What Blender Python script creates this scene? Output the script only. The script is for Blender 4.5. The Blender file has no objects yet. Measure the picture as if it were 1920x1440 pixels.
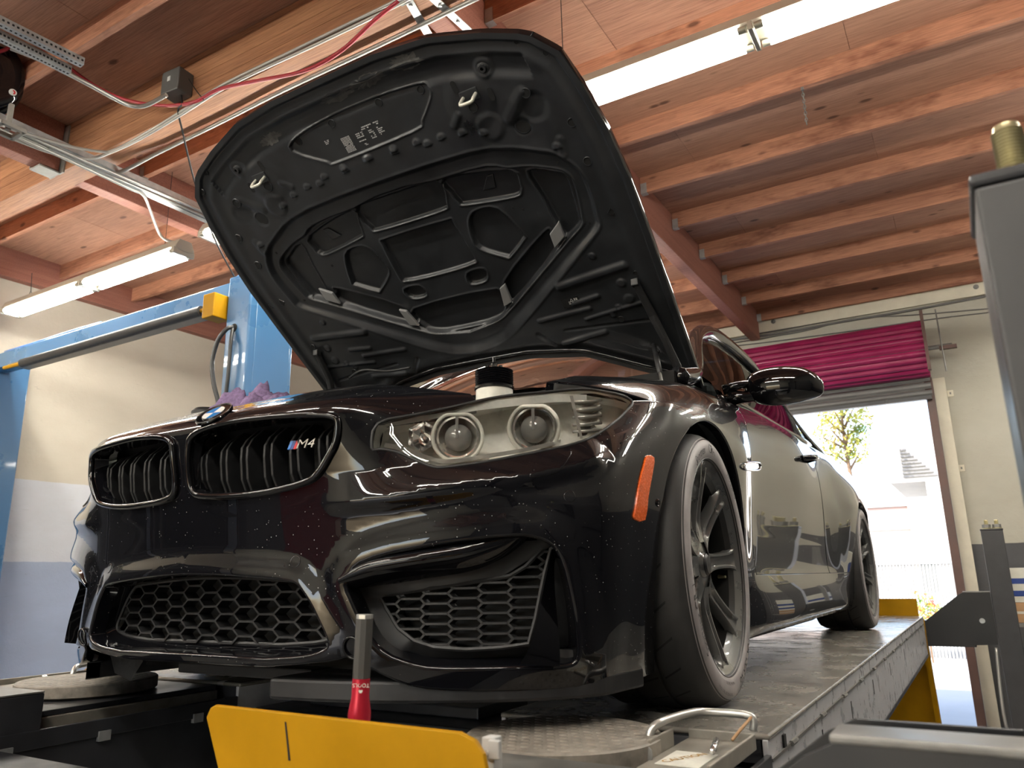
import bpy, bmesh, math, random
import numpy as np
from mathutils import Vector, Matrix
from mathutils import noise as mnoise
from mathutils.geometry import delaunay_2d_cdt
random.seed(7); RNG = np.random.default_rng(7)
SC = bpy.context.scene
COL = SC.collection
pi = math.pi

# ------------------------------------------------------------------ camera
F_PX = 1432.07
YAW, PIT, ROL = -0.536472443, 0.248544785, -0.0183788695
CAM = np.array([1.47428698, -1.93333672, 0.305854623])
FW = np.array([math.sin(YAW)*math.cos(PIT), math.cos(YAW)*math.cos(PIT), math.sin(PIT)])
_r0 = np.array([math.cos(YAW), -math.sin(YAW), 0.0]); _u0 = np.cross(_r0, FW)
RT = math.cos(ROL)*_r0 + math.sin(ROL)*_u0
UP = -math.sin(ROL)*_r0 + math.cos(ROL)*_u0
cd = bpy.data.cameras.new('camera'); cam = bpy.data.objects.new('camera', cd); COL.objects.link(cam)
cd.sensor_width = 36.0; cd.sensor_fit = 'HORIZONTAL'; cd.lens = F_PX/1920*36.0
cd.clip_start = 0.02; cd.clip_end = 300
cd.dof.use_dof = True; cd.dof.focus_distance = 2.3; cd.dof.aperture_fstop = 7.0
cam.matrix_world = Matrix(((RT[0], UP[0], -FW[0], CAM[0]), (RT[1], UP[1], -FW[1], CAM[1]), (RT[2], UP[2], -FW[2], CAM[2]), (0, 0, 0, 1)))
SC.camera = cam

# ------------------------------------------------------------------ world, sun, exposure
SC.view_settings.view_transform = 'Standard'; SC.view_settings.look = 'None'
SC.view_settings.gamma = 1.0; SC.view_settings.use_curve_mapping = False
SC.view_settings.exposure = 1.38
TUBE_POWER = 45.0
SKY_POWER = 0.35
SUN_POWER = 5.5
wd = bpy.data.worlds.new('sky'); SC.world = wd; wd.use_nodes = True
wn = wd.node_tree; bg = wn.nodes['Background']
sky = wn.nodes.new('ShaderNodeTexSky'); sky.sky_type = 'NISHITA'; sky.sun_disc = False
sky.sun_elevation = math.radians(48); sky.sun_rotation = math.radians(200); sky.air_density = 1.0; sky.dust_density = 2.0
wn.links.new(sky.outputs[0], bg.inputs[0]); bg.inputs[1].default_value = SKY_POWER
sl = bpy.data.lights.new('sun', 'SUN'); sl.energy = SUN_POWER; sl.angle = 0.009; sl.color = (1.0, 0.95, 0.87)
so = bpy.data.objects.new('sun', sl); COL.objects.link(so)
so.rotation_euler = (math.radians(42), 0, math.radians(-28)); so.location = (0, -3, 12)
SC.cycles.max_bounces = 10; SC.cycles.diffuse_bounces = 5; SC.cycles.glossy_bounces = 5
SC.cycles.transmission_bounces = 8; SC.cycles.transparent_max_bounces = 12
SC.cycles.use_denoising = True; SC.cycles.sample_clamp_indirect = 8.0
SC.cycles.caustics_reflective = False; SC.cycles.caustics_refractive = False

# ------------------------------------------------------------------ pixel of the photograph -> point on a real plane or surface
def ray(px, py):
    d = FW + (px-960)/F_PX*RT - (py-720)/F_PX*UP
    return d/np.linalg.norm(d)
def on(px, py, ax, val):
    d = ray(px, py); i = 'xyz'.index(ax)
    return CAM + d*((val-CAM[i])/d[i])
def proj(P):
    d = np.asarray(P, float)-CAM; z = d@FW
    return np.stack([960+F_PX*(d@RT)/z, 720-F_PX*(d@UP)/z], -1)

# ------------------------------------------------------------------ mesh helpers
def origin_of(o):
    v = np.zeros(3)
    while o is not None:
        v += np.array(o.location); o = o.parent
    return v
def obj(name, V, F, mat, parent=None, smooth=False, bevel=0.0, seg=2, angle=None, slots=None, mi=None):
    V = np.asarray(V, float)
    if parent is not None: org = origin_of(parent)
    else: org = np.array([(V[:, 0].min()+V[:, 0].max())/2, (V[:, 1].min()+V[:, 1].max())/2, V[:, 2].min()])
    me = bpy.data.meshes.new(name)
    me.from_pydata((V-org).tolist(), [], [list(map(int, f)) for f in F])
    me.validate(); me.update()
    for m in (slots or [mat]): me.materials.append(m)
    if mi is not None: me.polygons.foreach_set('material_index', np.asarray(mi, dtype=np.int32))
    o = bpy.data.objects.new(name, me); COL.objects.link(o)
    if parent is not None: o.parent = parent
    else: o.location = org
    if smooth:
        me.shade_smooth()
        if angle: me.set_sharp_from_angle(angle=math.radians(angle))
    if bevel > 0:
        b = o.modifiers.new('edge', 'BEVEL'); b.width = bevel; b.segments = seg; b.limit_method = 'ANGLE'; b.angle_limit = math.radians(40)
    return o
def tag(o, label=None, cat=None, group=None, kind=None):
    if label: o['label'] = label
    if cat: o['category'] = cat
    if group: o['group'] = group
    if kind: o['kind'] = kind
    return o
def thing(name, label, cat, loc, group=None, kind=None):
    o = bpy.data.objects.new(name, None); COL.objects.link(o); o.location = loc; o.empty_display_size = 0.1
    return tag(o, label, cat, group, kind)
def copy_tree(o, parent=None):
    c = o.copy(); COL.objects.link(c); c.parent = parent
    for ch in list(o.children): copy_tree(ch, c)
    return c

class MB:
    def __init__(s): s.v = []; s.f = []; s.n = 0
    def add(s, V, F):
        V = np.asarray(V, float); s.v.append(V)
        for f in F: s.f.append([i+s.n for i in f])
        s.n += len(V); return s
    def box(s, lo, hi, R=None, c=None):
        lo = np.array(lo, float); hi = np.array(hi, float)
        V = np.array([[x, y, z] for x in (lo[0], hi[0]) for y in (lo[1], hi[1]) for z in (lo[2], hi[2])])
        if R is not None:
            cc = (lo+hi)/2 if c is None else np.array(c); V = (V-cc)@np.array(R).T+cc
        return s.add(V, [(0, 1, 3, 2), (4, 6, 7, 5), (0, 4, 5, 1), (2, 3, 7, 6), (0, 2, 6, 4), (1, 5, 7, 3)])
    def prism(s, poly, ax, a, b):
        # poly: 2D points in the two remaining axes (in xyz order); extruded along ax from a to b
        n = len(poly); i = 'xyz'.index(ax); o = [k for k in range(3) if k != i]
        V = np.zeros((2*n, 3)); P = np.array(poly, float)
        V[:n, o] = P; V[n:, o] = P; V[:n, i] = a; V[n:, i] = b
        F = [list(range(n)), list(range(2*n-1, n-1, -1))]+[(k, k+n, (k+1) % n+n, (k+1) % n) for k in range(n)]
        return s.add(V, F)
    def tube(s, path, r, n=8, cap=True, closed=False):
        P = np.asarray(path, float); m = len(P)
        rr = np.broadcast_to(np.asarray(r, float), (m,))
        T = np.gradient(P, axis=0) if not closed else np.roll(P, -1, 0)-np.roll(P, 1, 0)
        T /= np.linalg.norm(T, axis=1)[:, None]+1e-12
        up = np.array([0, 0, 1.0]) if abs(T[0][2]) < .9 else np.array([1.0, 0, 0])
        nrm = np.cross(T[0], up); nrm /= np.linalg.norm(nrm)
        V = []
        for k in range(m):
            nrm = nrm-T[k]*(nrm@T[k]); nrm /= np.linalg.norm(nrm)+1e-12
            b = np.cross(T[k], nrm)
            for j in range(n):
                a = 2*pi*j/n; V.append(P[k]+rr[k]*(math.cos(a)*nrm+math.sin(a)*b))
        F = []
        for k in range(m if closed else m-1):
            k2 = (k+1) % m
            for j in range(n): F.append((k*n+j, k*n+(j+1) % n, k2*n+(j+1) % n, k2*n+j))
        if cap and not closed: F.append(list(range(n-1, -1, -1))); F.append([(m-1)*n+j for j in range(n)])
        return s.add(V, F)
    def lathe(s, prof, n=32, M=None, a0=0, a1=2*pi):
        # prof: (radius, height) about local z; M: 4x4 numpy
        full = abs(a1-a0-2*pi) < 1e-6; m = len(prof); k = n if full else n+1
        V = [[r*math.cos(a0+(a1-a0)*j/n), r*math.sin(a0+(a1-a0)*j/n), h] for j in range(k) for (r, h) in prof]
        V = np.array(V)
        if M is not None: V = V@M[:3, :3].T+M[:3, 3]
        F = []
        for j in range(n):
            j2 = (j+1) % k
            for i in range(m-1):
                F.append((j*m+i, j2*m+i, j2*m+i+1, j*m+i+1))
        return s.add(V, F)
    def obj(s, name, mat, parent=None, **k):
        return obj(name, np.concatenate(s.v), s.f, mat, parent, **k)
def frame(o, z, x=(1, 0, 0)):
    z = np.array(z, float); z /= np.linalg.norm(z); x = np.array(x, float); x -= z*(x@z); x /= np.linalg.norm(x); y = np.cross(z, x)
    M = np.eye(4); M[:3, 0] = x; M[:3, 1] = y; M[:3, 2] = z; M[:3, 3] = o; return M
def rotm(ax, deg):
    return np.array(Matrix.Rotation(math.radians(deg), 3, ax))
def spline(pts, n, closed=False):
    P = np.asarray(pts, float); m = len(P); out = []
    segs = m if closed else m-1
    for i in range(segs):
        g = lambda k: P[k % m] if closed else P[min(max(k, 0), m-1)]
        a, b, c, d = g(i-1), g(i), g(i+1), g(i+2)
        for t in np.arange(n)/n:
            out.append(.5*((2*b)+(-a+c)*t+(2*a-5*b+4*c-d)*t*t+(-a+3*b-3*c+d)*t**3))
    if not closed: out.append(P[-1])
    return np.array(out)
_txt = {}
def text_mesh(s, size=1.0, depth=0.0):
    # centred flat lettering in xy; the built-in font
    key = (s, depth)
    if key not in _txt:
        cu = bpy.data.curves.new('lettering', 'FONT'); cu.body = s; cu.size = 1.0; cu.align_x = 'CENTER'; cu.align_y = 'CENTER'
        cu.extrude = depth; cu.resolution_u = 3
        o = bpy.data.objects.new('lettering', cu); COL.objects.link(o)
        bpy.context.view_layer.update()
        me = bpy.data.meshes.new_from_object(o.evaluated_get(bpy.context.evaluated_depsgraph_get()))
        V = np.zeros(len(me.vertices)*3); me.vertices.foreach_get('co', V)
        _txt[key] = (V.reshape(-1, 3), [list(p.vertices) for p in me.polygons])
        bpy.data.objects.remove(o); bpy.data.meshes.remove(me); bpy.data.curves.remove(cu)
    V, F = _txt[key]
    return V*size, F
def inpoly(P, poly):
    x, y = P[:, 0], P[:, 1]; c = np.zeros(len(P), bool); n = len(poly)
    for i in range(n):
        x1, y1 = poly[i]; x2, y2 = poly[(i+1) % n]
        m = ((y1 > y) != (y2 > y)) & (x < (x2-x1)*(y-y1)/((y2-y1) if y2 != y1 else 1e-12)+x1); c ^= m
    return c
def polydist(P, pl, closed=True):
    # distance of points to a polyline of any dimension, and the nearest point on it
    pl = np.asarray(pl, float); P = np.asarray(P, float); A = pl if closed else pl[:-1]; Bp = np.roll(pl, -1, 0) if closed else pl[1:]
    best = np.full(len(P), 1e9); near = np.zeros_like(P)
    for a, b in zip(A, Bp):
        d = b-a; L = d@d+1e-15; t = np.clip(((P-a)@d)/L, 0, 1); q = a+t[:, None]*d
        e = np.linalg.norm(P-q, axis=1); m = e < best; best[m] = e[m]; near[m] = q[m]
    return best, near
def sdf(P, poly):
    d, _ = polydist(P, poly); return np.where(inpoly(P, np.asarray(poly)), -d, d)
def sstep(x, a, b):
    t = np.clip((x-a)/(b-a), 0, 1); return t*t*(3-2*t)

# ------------------------------------------------------------------ materials
def newmat(name):
    m = bpy.data.materials.new(name); m.use_nodes = True; nt = m.node_tree
    return m, nt, nt.nodes['Principled BSDF']
def setp(p, **k):
    for a, v in k.items():
        p.inputs[a.replace('_', ' ')].default_value = v if not isinstance(v, tuple) or len(v) != 3 else (*v, 1)
def node(nt, t, **k):
    n = nt.nodes.new(t)
    for a, v in k.items(): setattr(n, a, v)
    return n
def ramp(nt, src, stops):
    r = node(nt, 'ShaderNodeValToRGB'); cr = r.color_ramp
    while len(cr.elements) < len(stops): cr.elements.new(0.5)
    for e, (p, c) in zip(cr.elements, stops): e.position = p; e.color = (*c, 1) if len(c) == 3 else c
    nt.links.new(src, r.inputs[0]); return r.outputs[0]
def coords(nt, scale=(1, 1, 1), kind='Object', rot=(0, 0, 0)):
    tc = node(nt, 'ShaderNodeTexCoord'); mp = node(nt, 'ShaderNodeMapping'); mp.inputs['Scale'].default_value = scale; mp.inputs['Rotation'].default_value = rot
    nt.links.new(tc.outputs[kind], mp.inputs[0]); return mp.outputs[0]
def wcoords(nt, scale=(1, 1, 1)):
    g = node(nt, 'ShaderNodeNewGeometry'); mp = node(nt, 'ShaderNodeMapping'); mp.inputs['Scale'].default_value = scale
    nt.links.new(g.outputs['Position'], mp.inputs[0]); return mp.outputs[0]
def noise(nt, vec, scale, detail=4, rough=.5, dist=0.0):
    n = node(nt, 'ShaderNodeTexNoise'); n.inputs['Scale'].default_value = scale; n.inputs['Detail'].default_value = detail
    n.inputs['Roughness'].default_value = rough; n.inputs['Distortion'].default_value = dist
    nt.links.new(vec, n.inputs['Vector']); return n.outputs['Fac']
def mixc(nt, fac, a, b, mode='MIX'):
    m = node(nt, 'ShaderNodeMix', data_type='RGBA', blend_type=mode)
    for sck, v in ((m.inputs[0], fac), (m.inputs[6], a), (m.inputs[7], b)):
        if isinstance(v, (int, float)): sck.default_value = v
        elif isinstance(v, tuple): sck.default_value = (*v, 1)
        else: nt.links.new(v, sck)
    return m.outputs[2]
def math_(nt, op, a, b=0.0):
    m = node(nt, 'ShaderNodeMath', operation=op)
    for sck, v in ((m.inputs[0], a), (m.inputs[1], b)):
        if isinstance(v, (int, float)): sck.default_value = v
        else: nt.links.new(v, sck)
    return m.outputs[0]
def bump(nt, p, h, strength=.2, dist=.002):
    b = node(nt, 'ShaderNodeBump'); b.inputs['Strength'].default_value = strength; b.inputs['Distance'].default_value = dist
    nt.links.new(h, b.inputs['Height']); nt.links.new(b.outputs[0], p.inputs['Normal'])
def plain(name, col, rough=.5, metal=0.0, coat=0.0, vary=0.0, vscale=20, bmp=0.0, bscale=200, spec=.5):
    m, nt, p = newmat(name); setp(p, Base_Color=col, Roughness=rough, Metallic=metal, Coat_Weight=coat, Coat_Roughness=.04)
    p.inputs['Specular IOR Level'].default_value = spec
    vec = wcoords(nt)
    if vary > 0:
        f = noise(nt, vec, vscale, 5, .6)
        lo = tuple(c*(1-vary) for c in col); hi = tuple(min(1, c*(1+vary)) for c in col)
        nt.links.new(ramp(nt, f, [(.3, lo), (.7, hi)]), p.inputs['Base Color'])
        nt.links.new(ramp(nt, f, [(.25, (max(0, rough-.12),)*3), (.75, (min(1, rough+.12),)*3)]), p.inputs['Roughness'])
    if bmp > 0: bump(nt, p, noise(nt, vec, bscale, 3), bmp, .001)
    return m
def wood(name, dark, light, grain=(.6, 14, 14), knots=True, rough=.6, stain=None):
    m, nt, p = newmat(name); setp(p, Roughness=rough); p.inputs['Specular IOR Level'].default_value = .3
    g = wcoords(nt, grain); f = noise(nt, g, 2.2, 8, .62, .6)
    f2 = noise(nt, wcoords(nt, (.35, 1.6, 1.6)), 1.1, 3)
    oi = node(nt, 'ShaderNodeObjectInfo')
    f3 = math_(nt, 'ADD', math_(nt, 'MULTIPLY', f, .6), math_(nt, 'ADD', math_(nt, 'MULTIPLY', f2, .3), math_(nt, 'MULTIPLY', oi.outputs['Random'], .18)))
    c = ramp(nt, f3, [(.25, dark), (.62, light)])
    fine = noise(nt, wcoords(nt, (3, 90, 90)), 2.0, 2)
    c = mixc(nt, .35, c, ramp(nt, fine, [(.35, tuple(x*.55 for x in dark)), (.6, light)]), 'MIX')
    if knots:
        v = node(nt, 'ShaderNodeTexVoronoi'); v.inputs['Scale'].default_value = 1.0
        nt.links.new(wcoords(nt, (2.6, 6.0, 6.0)), v.inputs['Vector'])
        k = ramp(nt, v.outputs['Distance'], [(.07, (1, 1, 1)), (.14, (0, 0, 0))])
        c = mixc(nt, math_(nt, 'MULTIPLY', k, .75), c, tuple(x*.22 for x in dark))
    if stain:
        s = ramp(nt, noise(nt, wcoords(nt, (1.0, 3, 3)), 1.6, 4, .7), [(.5, (0, 0, 0)), (.68, (1, 1, 1))])
        c = mixc(nt, math_(nt, 'MULTIPLY', s, .7), c, stain)
    nt.links.new(c, p.inputs['Base Color']); bump(nt, p, f, .25, .004); return m
def emis(name, col, st):
    m, nt, p = newmat(name); setp(p, Base_Color=(0.0, 0.0, 0.0)); setp(p, Emission_Color=col); p.inputs['Emission Strength'].default_value = st; return m
def glassy(name, tint=(1, 1, 1), rough=.0, amount=1.0):
    # thin clear sheet: mirror reflection by Fresnel over straight transmission
    m = bpy.data.materials.new(name); m.use_nodes = True; nt = m.node_tree; nt.nodes.clear()
    o = node(nt, 'ShaderNodeOutputMaterial'); t = node(nt, 'ShaderNodeBsdfTransparent'); g = node(nt, 'ShaderNodeBsdfGlossy')
    fr = node(nt, 'ShaderNodeFresnel'); fr.inputs[0].default_value = 1.5; mx = node(nt, 'ShaderNodeMixShader')
    t.inputs[0].default_value = (*tint, 1); g.inputs['Roughness'].default_value = rough
    nt.links.new(math_(nt, 'MULTIPLY', fr.outputs[0], amount), mx.inputs[0]); nt.links.new(t.outputs[0], mx.inputs[1]); nt.links.new(g.outputs[0], mx.inputs[2]); nt.links.new(mx.outputs[0], o.inputs[0])
    return m
M = {}
def paint_black():
    m, nt, p = newmat('black_paint'); setp(p, Base_Color=(.0045, .0045, .006), Roughness=.22, Coat_Weight=1.0, Coat_Roughness=.02); p.inputs['Specular IOR Level'].default_value = 0.04
    # road dust and stone chips: fine pale specks
    v = node(nt, 'ShaderNodeTexVoronoi'); v.inputs['Scale'].default_value = 165; nt.links.new(coords(nt), v.inputs['Vector'])
    s = ramp(nt, v.outputs['Distance'], [(.09, (1, 1, 1)), (.14, (0, 0, 0))])
    v2 = node(nt, 'ShaderNodeSeparateColor'); nt.links.new(v.outputs['Color'], v2.inputs[0])
    keep = ramp(nt, v2.outputs[0], [(.78, (0, 0, 0)), (.80, (1, 1, 1))])
    cl = ramp(nt, noise(nt, coords(nt), 5, 3), [(.42, (0, 0, 0)), (.6, (1, 1, 1))])
    f = math_(nt, 'MULTIPLY', math_(nt, 'MULTIPLY', s, keep), cl)
    nt.links.new(mixc(nt, f, (.0045, .0045, .006), (.75, .75, .72)), p.inputs['Base Color'])
    nt.links.new(math_(nt, 'SUBTRACT', 1.0, f), p.inputs['Coat Weight'])
    return m
M['paint'] = paint_black()
M['gloss'] = plain('gloss_black_plastic', (.004, .004, .005), .08, coat=1.0, spec=.04)
M['innerhood'] = plain('satin_black_inner_hood', (.019, .0205, .023), .38, vary=.3, vscale=9, spec=.55)
M['plastic'] = plain('dull_black_plastic', (.014, .014, .015), .5, vary=.3, vscale=60)
M['dark'] = plain('void_black', (.003, .003, .003), .8)
M['rubber'] = plain('tyre_rubber', (.022, .021, .021), .62, vary=.3, vscale=30, bmp=.25, bscale=400)
M['rubberside'] = plain('tyre_sidewall_rubber', (.30, .275, .275), .5, vary=.22, vscale=14, bmp=.15, bscale=300)
M['rubberprint'] = plain('tyre_lettering', (.012, .012, .012), .5)
M['rubberline'] = plain('tyre_rib_rubber', (.03, .028, .028), .5)
M['wheel'] = plain('gunmetal_wheel_paint', (.16, .16, .155), .3, metal=.6, coat=.6, vary=.12, vscale=8)
M['barrel'] = plain('dark_wheel_barrel', (.035, .035, .034), .35, metal=.4, coat=.4)
M['chrome'] = plain('bright_chrome', (.78, .78, .77), .12, metal=.9)
M['silver'] = plain('satin_silver', (.55, .54, .51), .28, metal=.6)
M['reflector'] = plain('headlight_reflector_silver', (.78, .77, .71), .22, metal=.45, vary=.2, vscale=25)
M['headgrey'] = plain('headlight_inner_grey', (.86, .85, .80), .35, metal=.0, vary=.15, vscale=20)
M['headdark'] = plain('headlight_dark_grey', (.22, .22, .21), .15, coat=1)
M['bracket'] = plain('bare_grey_bracket', (.26, .26, .26), .42, metal=.2)
M['plated'] = plain('zinc_plated_loop', (.62, .6, .52), .35, metal=.3)
M['lens'] = glassy('clear_headlight_lens', (.97, .97, .95), .01, 1.0)
M['glass'] = glassy('tinted_car_glass', (.16, .18, .18), .0, .8)
M['windscreen'] = glassy('windscreen_glass', (.3, .33, .33), .0, 2.4)
M['amber'] = plain('amber_reflector', (.85, .13, .015), .25, coat=.6, vary=.25, vscale=260)
M['white'] = plain('white_print', (.62, .62, .6), .5)
M['blue_m'] = plain('blue_enamel', (.03, .16, .5), .25, coat=.5)
M['dkblue'] = plain('dark_blue_enamel', (.02, .05, .22), .25, coat=.5)
M['red_m'] = plain('red_enamel', (.55, .02, .03), .25, coat=.5)
M['roundblue'] = plain('badge_blue_enamel', (.02, .22, .62), .15, coat=1)
M['milk'] = plain('milky_plastic', (.70, .69, .62), .4, vary=.12, vscale=40)
M['rag'] = plain('purple_terry_cloth', (.19, .13, .25), .95, vary=.35, vscale=120, bmp=.8, bscale=500)
# ------------------------------------------------------------------ setting
FLOOR = -1.35; DECK = 3.42; XL, XR, YF, YB = -6.1, 3.7, -7.2, 7.3
M['joist'] = wood('sub_purlin_fir', (.20, .08, .055), (.48, .225, .135), (.7, 16, 16), rough=.62, stain=(.1, .03, .018))
M['deck'] = wood('roof_plywood', (.23, .10, .07), (.45, .24, .16), (.8, 7, 7), rough=.7)
M['beam'] = wood('beam_fir', (.19, .07, .04), (.48, .235, .12), (.6, 18, 18), knots=False, rough=.55)
M['beamy'] = wood('purlin_fir', (.19, .07, .052), (.38, .165, .12), (16, .6, 16), knots=False, rough=.6)
M['galv'] = plain('galvanised_steel', (.42, .43, .43), .42, metal=.65, vary=.15, vscale=25)
M['strut'] = plain('painted_grey_strut', (.33, .32, .29), .5, metal=.3, vary=.12, vscale=20)
M['emt'] = plain('conduit_tube', (.42, .41, .38), .35, metal=.6)
M['bx'] = plain('armoured_cable', (.5, .49, .45), .4, metal=.5)
M['hose'] = plain('red_air_hose', (.45, .035, .05), .4, vary=.1)
M['cord'] = plain('black_cord', (.02, .02, .021), .45)
M['boxgrey'] = plain('grey_junction_box', (.1, .1, .095), .5)
M['blue'] = plain('lift_blue_paint', (.045, .14, .29), .3, vary=.05, vscale=2, coat=.25)
M['bluedk'] = plain('lift_dark_blue_paint', (.035, .12, .33), .32, vary=.06, vscale=4, coat=.3)
M['yellow'] = plain('yellow_paint', (.39, .195, .002), .5, vary=.14, vscale=6, spec=.15)
M['steelblack'] = plain('black_rack_paint', (.022, .023, .027), .38, vary=.4, vscale=8, coat=.15)
M['steelgrey'] = plain('worn_grey_steel', (.17, .165, .155), .4, metal=.35, vary=.35, vscale=12)
M['post'] = plain('charcoal_post_paint', (.05, .05, .053), .45, vary=.12, vscale=10)
M['brown'] = plain('brown_door_paint', (.1, .05, .04), .5, vary=.2, vscale=6)
M['cream'] = plain('cream_paint', (.6, .55, .44), .6, vary=.08, vscale=5)
M['maroon'] = plain('crimson_door_paint', (.27, .012, .075), .4, vary=.18, vscale=4)
M['slate'] = plain('grey_door_slats', (.13, .125, .12), .5, vary=.15, vscale=5)
M['fixture'] = plain('white_fixture_enamel', (.42, .39, .32), .5)
M['tube'] = emis('fluorescent_tube', (1.0, .97, .87), TUBE_POWER)
M['tubeend'] = plain('tube_cap', (.4, .38, .3), .4, metal=.4)
M['redh'] = plain('red_anodised', (.5, .02, .045), .28, metal=.35)
M['grip'] = plain('knurled_grey_grip', (.075, .072, .068), .5, metal=.4, bmp=.5, bscale=900)
M['brass'] = plain('zinc_yellow_bolt', (.55, .5, .3), .35, metal=.7)

def wallmat(name, bands, zs, scuff=.5):
    # painted in horizontal bands: bands[k] below zs[k]
    m, nt, p = newmat(name); setp(p, Roughness=.75); p.inputs['Specular IOR Level'].default_value = .25
    g = node(nt, 'ShaderNodeNewGeometry'); s = node(nt, 'ShaderNodeSeparateXYZ'); nt.links.new(g.outputs['Position'], s.inputs[0])
    z = math_(nt, 'ADD', s.outputs[2], math_(nt, 'MULTIPLY', math_(nt, 'SUBTRACT', noise(nt, wcoords(nt), 9, 3), .5), .012))
    c = bands[-1]
    for b, zz in reversed(list(zip(bands[:-1], zs))):
        lt = math_(nt, 'LESS_THAN', z, zz); c = mixc(nt, lt, c, b)
    st = ramp(nt, noise(nt, wcoords(nt, (1, .8, 2.0)), 1.3, 6, .65), [(.35, (.84, .82, .79)), (.65, (1, 1, 1))])
    c = mixc(nt, scuff, c, st, 'MULTIPLY')
    sc = ramp(nt, noise(nt, wcoords(nt, (1, 1.2, 7)), 4.5, 5, .75, 1.5), [(.66, (0, 0, 0)), (.70, (1, 1, 1))])
    c = mixc(nt, math_(nt, 'MULTIPLY', sc, .42), c, (.25, .22, .19))
    nt.links.new(c, p.inputs['Base Color']); bump(nt, p, noise(nt, wcoords(nt), 14, 5, .7), .35, .01); return m
M['wall_left'] = wallmat('left_wall_paint', [(.37, .43, .57), (.60, .62, .67), (.56, .515, .435)], [.53, 1.28])
M['wall_back'] = wallmat('back_wall_paint', [(.085, .085, .09), (.41, .39, .33)], [.555])
M['wall_plain'] = wallmat('front_wall_paint', [(.09, .09, .1), (.5, .48, .42)], [.1])
def floormat():
    m, nt, p = newmat('concrete_floor'); setp(p, Roughness=.5)
    f = noise(nt, wcoords(nt), 1.2, 8, .65)
    nt.links.new(ramp(nt, f, [(.3, (.1, .1, .098)), (.7, (.24, .235, .22))]), p.inputs['Base Color']); return m
M['floor'] = floormat()

def st(o): o['kind'] = 'structure'; return o
st(MB().box((XL-.2, YF-.2, FLOOR-.2), (XR+.2, YB+.2, FLOOR)).obj('floor', M['floor']))
st(MB().box((XL-.2, YF-.2, FLOOR), (XL, YB+.2, DECK+.05)).obj('wall_left', M['wall_left']))
M['wall_right'] = wallmat('right_wall_paint', [(.07, .07, .075), (.22, .21, .19)], [.555])
st(MB().box((XR, YF-.2, FLOOR), (XR+.2, YB+.2, DECK+.05)).obj('wall_right', M['wall_right']))
DX0, DX1, DZ = -2.5, 1.28, 2.2
wb = MB(); wb.box((DX1, YB, FLOOR), (XR, YB+.2, DECK)); wb.box((XL, YB, FLOOR), (DX0, YB+.2, DECK)); wb.box((DX0, YB, DZ), (DX1, YB+.2, DECK))
wall_back = st(wb.obj('wall_back', M['wall_back']))
MB().box((XL, YB-.045, 3.15), (XR, YB, 3.40)).obj('ledger_board', M['cream'], wall_back)
for p in [(1623, 557), (1830, 538), (1417, 595), (1450, 603)]:
    q = on(*p, 'y', YB-.045); MB().lathe([(0, -.005), (.028, -.004), (.028, .006), (.014, .008), (.014, .024), (0, .026)], 8, frame(q, (0, -1, 0))).obj('anchor_bolt', M['steelgrey'], wall_back)
# front wall behind the camera, with an unseen open bay added to let daylight in
wf = MB(); wf.box((XL, YF-.2, FLOOR), (-1.4, YF, DECK)); wf.box((1.6, YF-.2, FLOOR), (XR, YF, DECK)); wf.box((-1.4, YF-.2, 1.5), (1.6, YF, DECK))
st(wf.obj('wall_front', M['wall_plain']))

# roof: plywood sheets on sub-purlins, purlins and a laminated girder
ceiling = st(MB().box((XL-.2, YF-.2, DECK+.013), (XR+.2, YB+.2, DECK+.12)).obj('ceiling', M['deck']))
SY = [-6.52, -5.75, -4.98, -4.21, -3.44, -2.67, -1.90, -1.15, -.42, .05, 1.12, 1.89, 2.66, 3.42, 4.17, 4.94, 5.72, 6.49, 7.19]
PX = [-3.62, -.52, 2.58]
sp = MB().box((0, -.02, DECK-.145), (1, .02, DECK-.001))
edges = [XL]+PX+[XR]
k = 0
for y in SY:
    for a, b in zip(edges[:-1], edges[1:]):
        a2 = a+(.06 if a in PX else 0); b2 = b-(.06 if b in PX else 0)
        o = MB().box((a2, y-.02, DECK-.145), (b2, y+.02, DECK-.0005)).obj('sub_purlin', M['joist'], ceiling)
        if y > .2:
            for xx, s in ((a2, 1), (b2, -1)):
                if abs(xx-XL) > .1 and abs(xx-XR) > .1:
                    MB().box((min(xx, xx+s*.05), y-.0235, DECK-.149), (max(xx, xx+s*.05), y+.0235, DECK-.06)).obj('joist_hanger', M['galv'], ceiling)
ys = [YF]+SY
for i in range(len(ys)-1):
    y0, y1 = ys[i], ys[i+1]; off = (i % 2)*1.22
    x = XL-off
    while x < XR:
        a, b = max(x, XL), min(x+2.44, XR)
        if b-a > .1:
            MB().box((a+.0015, y0+.001, DECK), (b-.0015, y1-.001, DECK+.0125)).obj('plywood_sheet', M['deck'], ceiling)
        x += 2.44
for x in PX:
    for a, b in ((YF, .53), (.70, YB-.05)):
        MB().box((x-.055, a, DECK-.36), (x+.055, b, DECK-.0005)).obj('purlin', M['beamy'], ceiling, bevel=.004)
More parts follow.
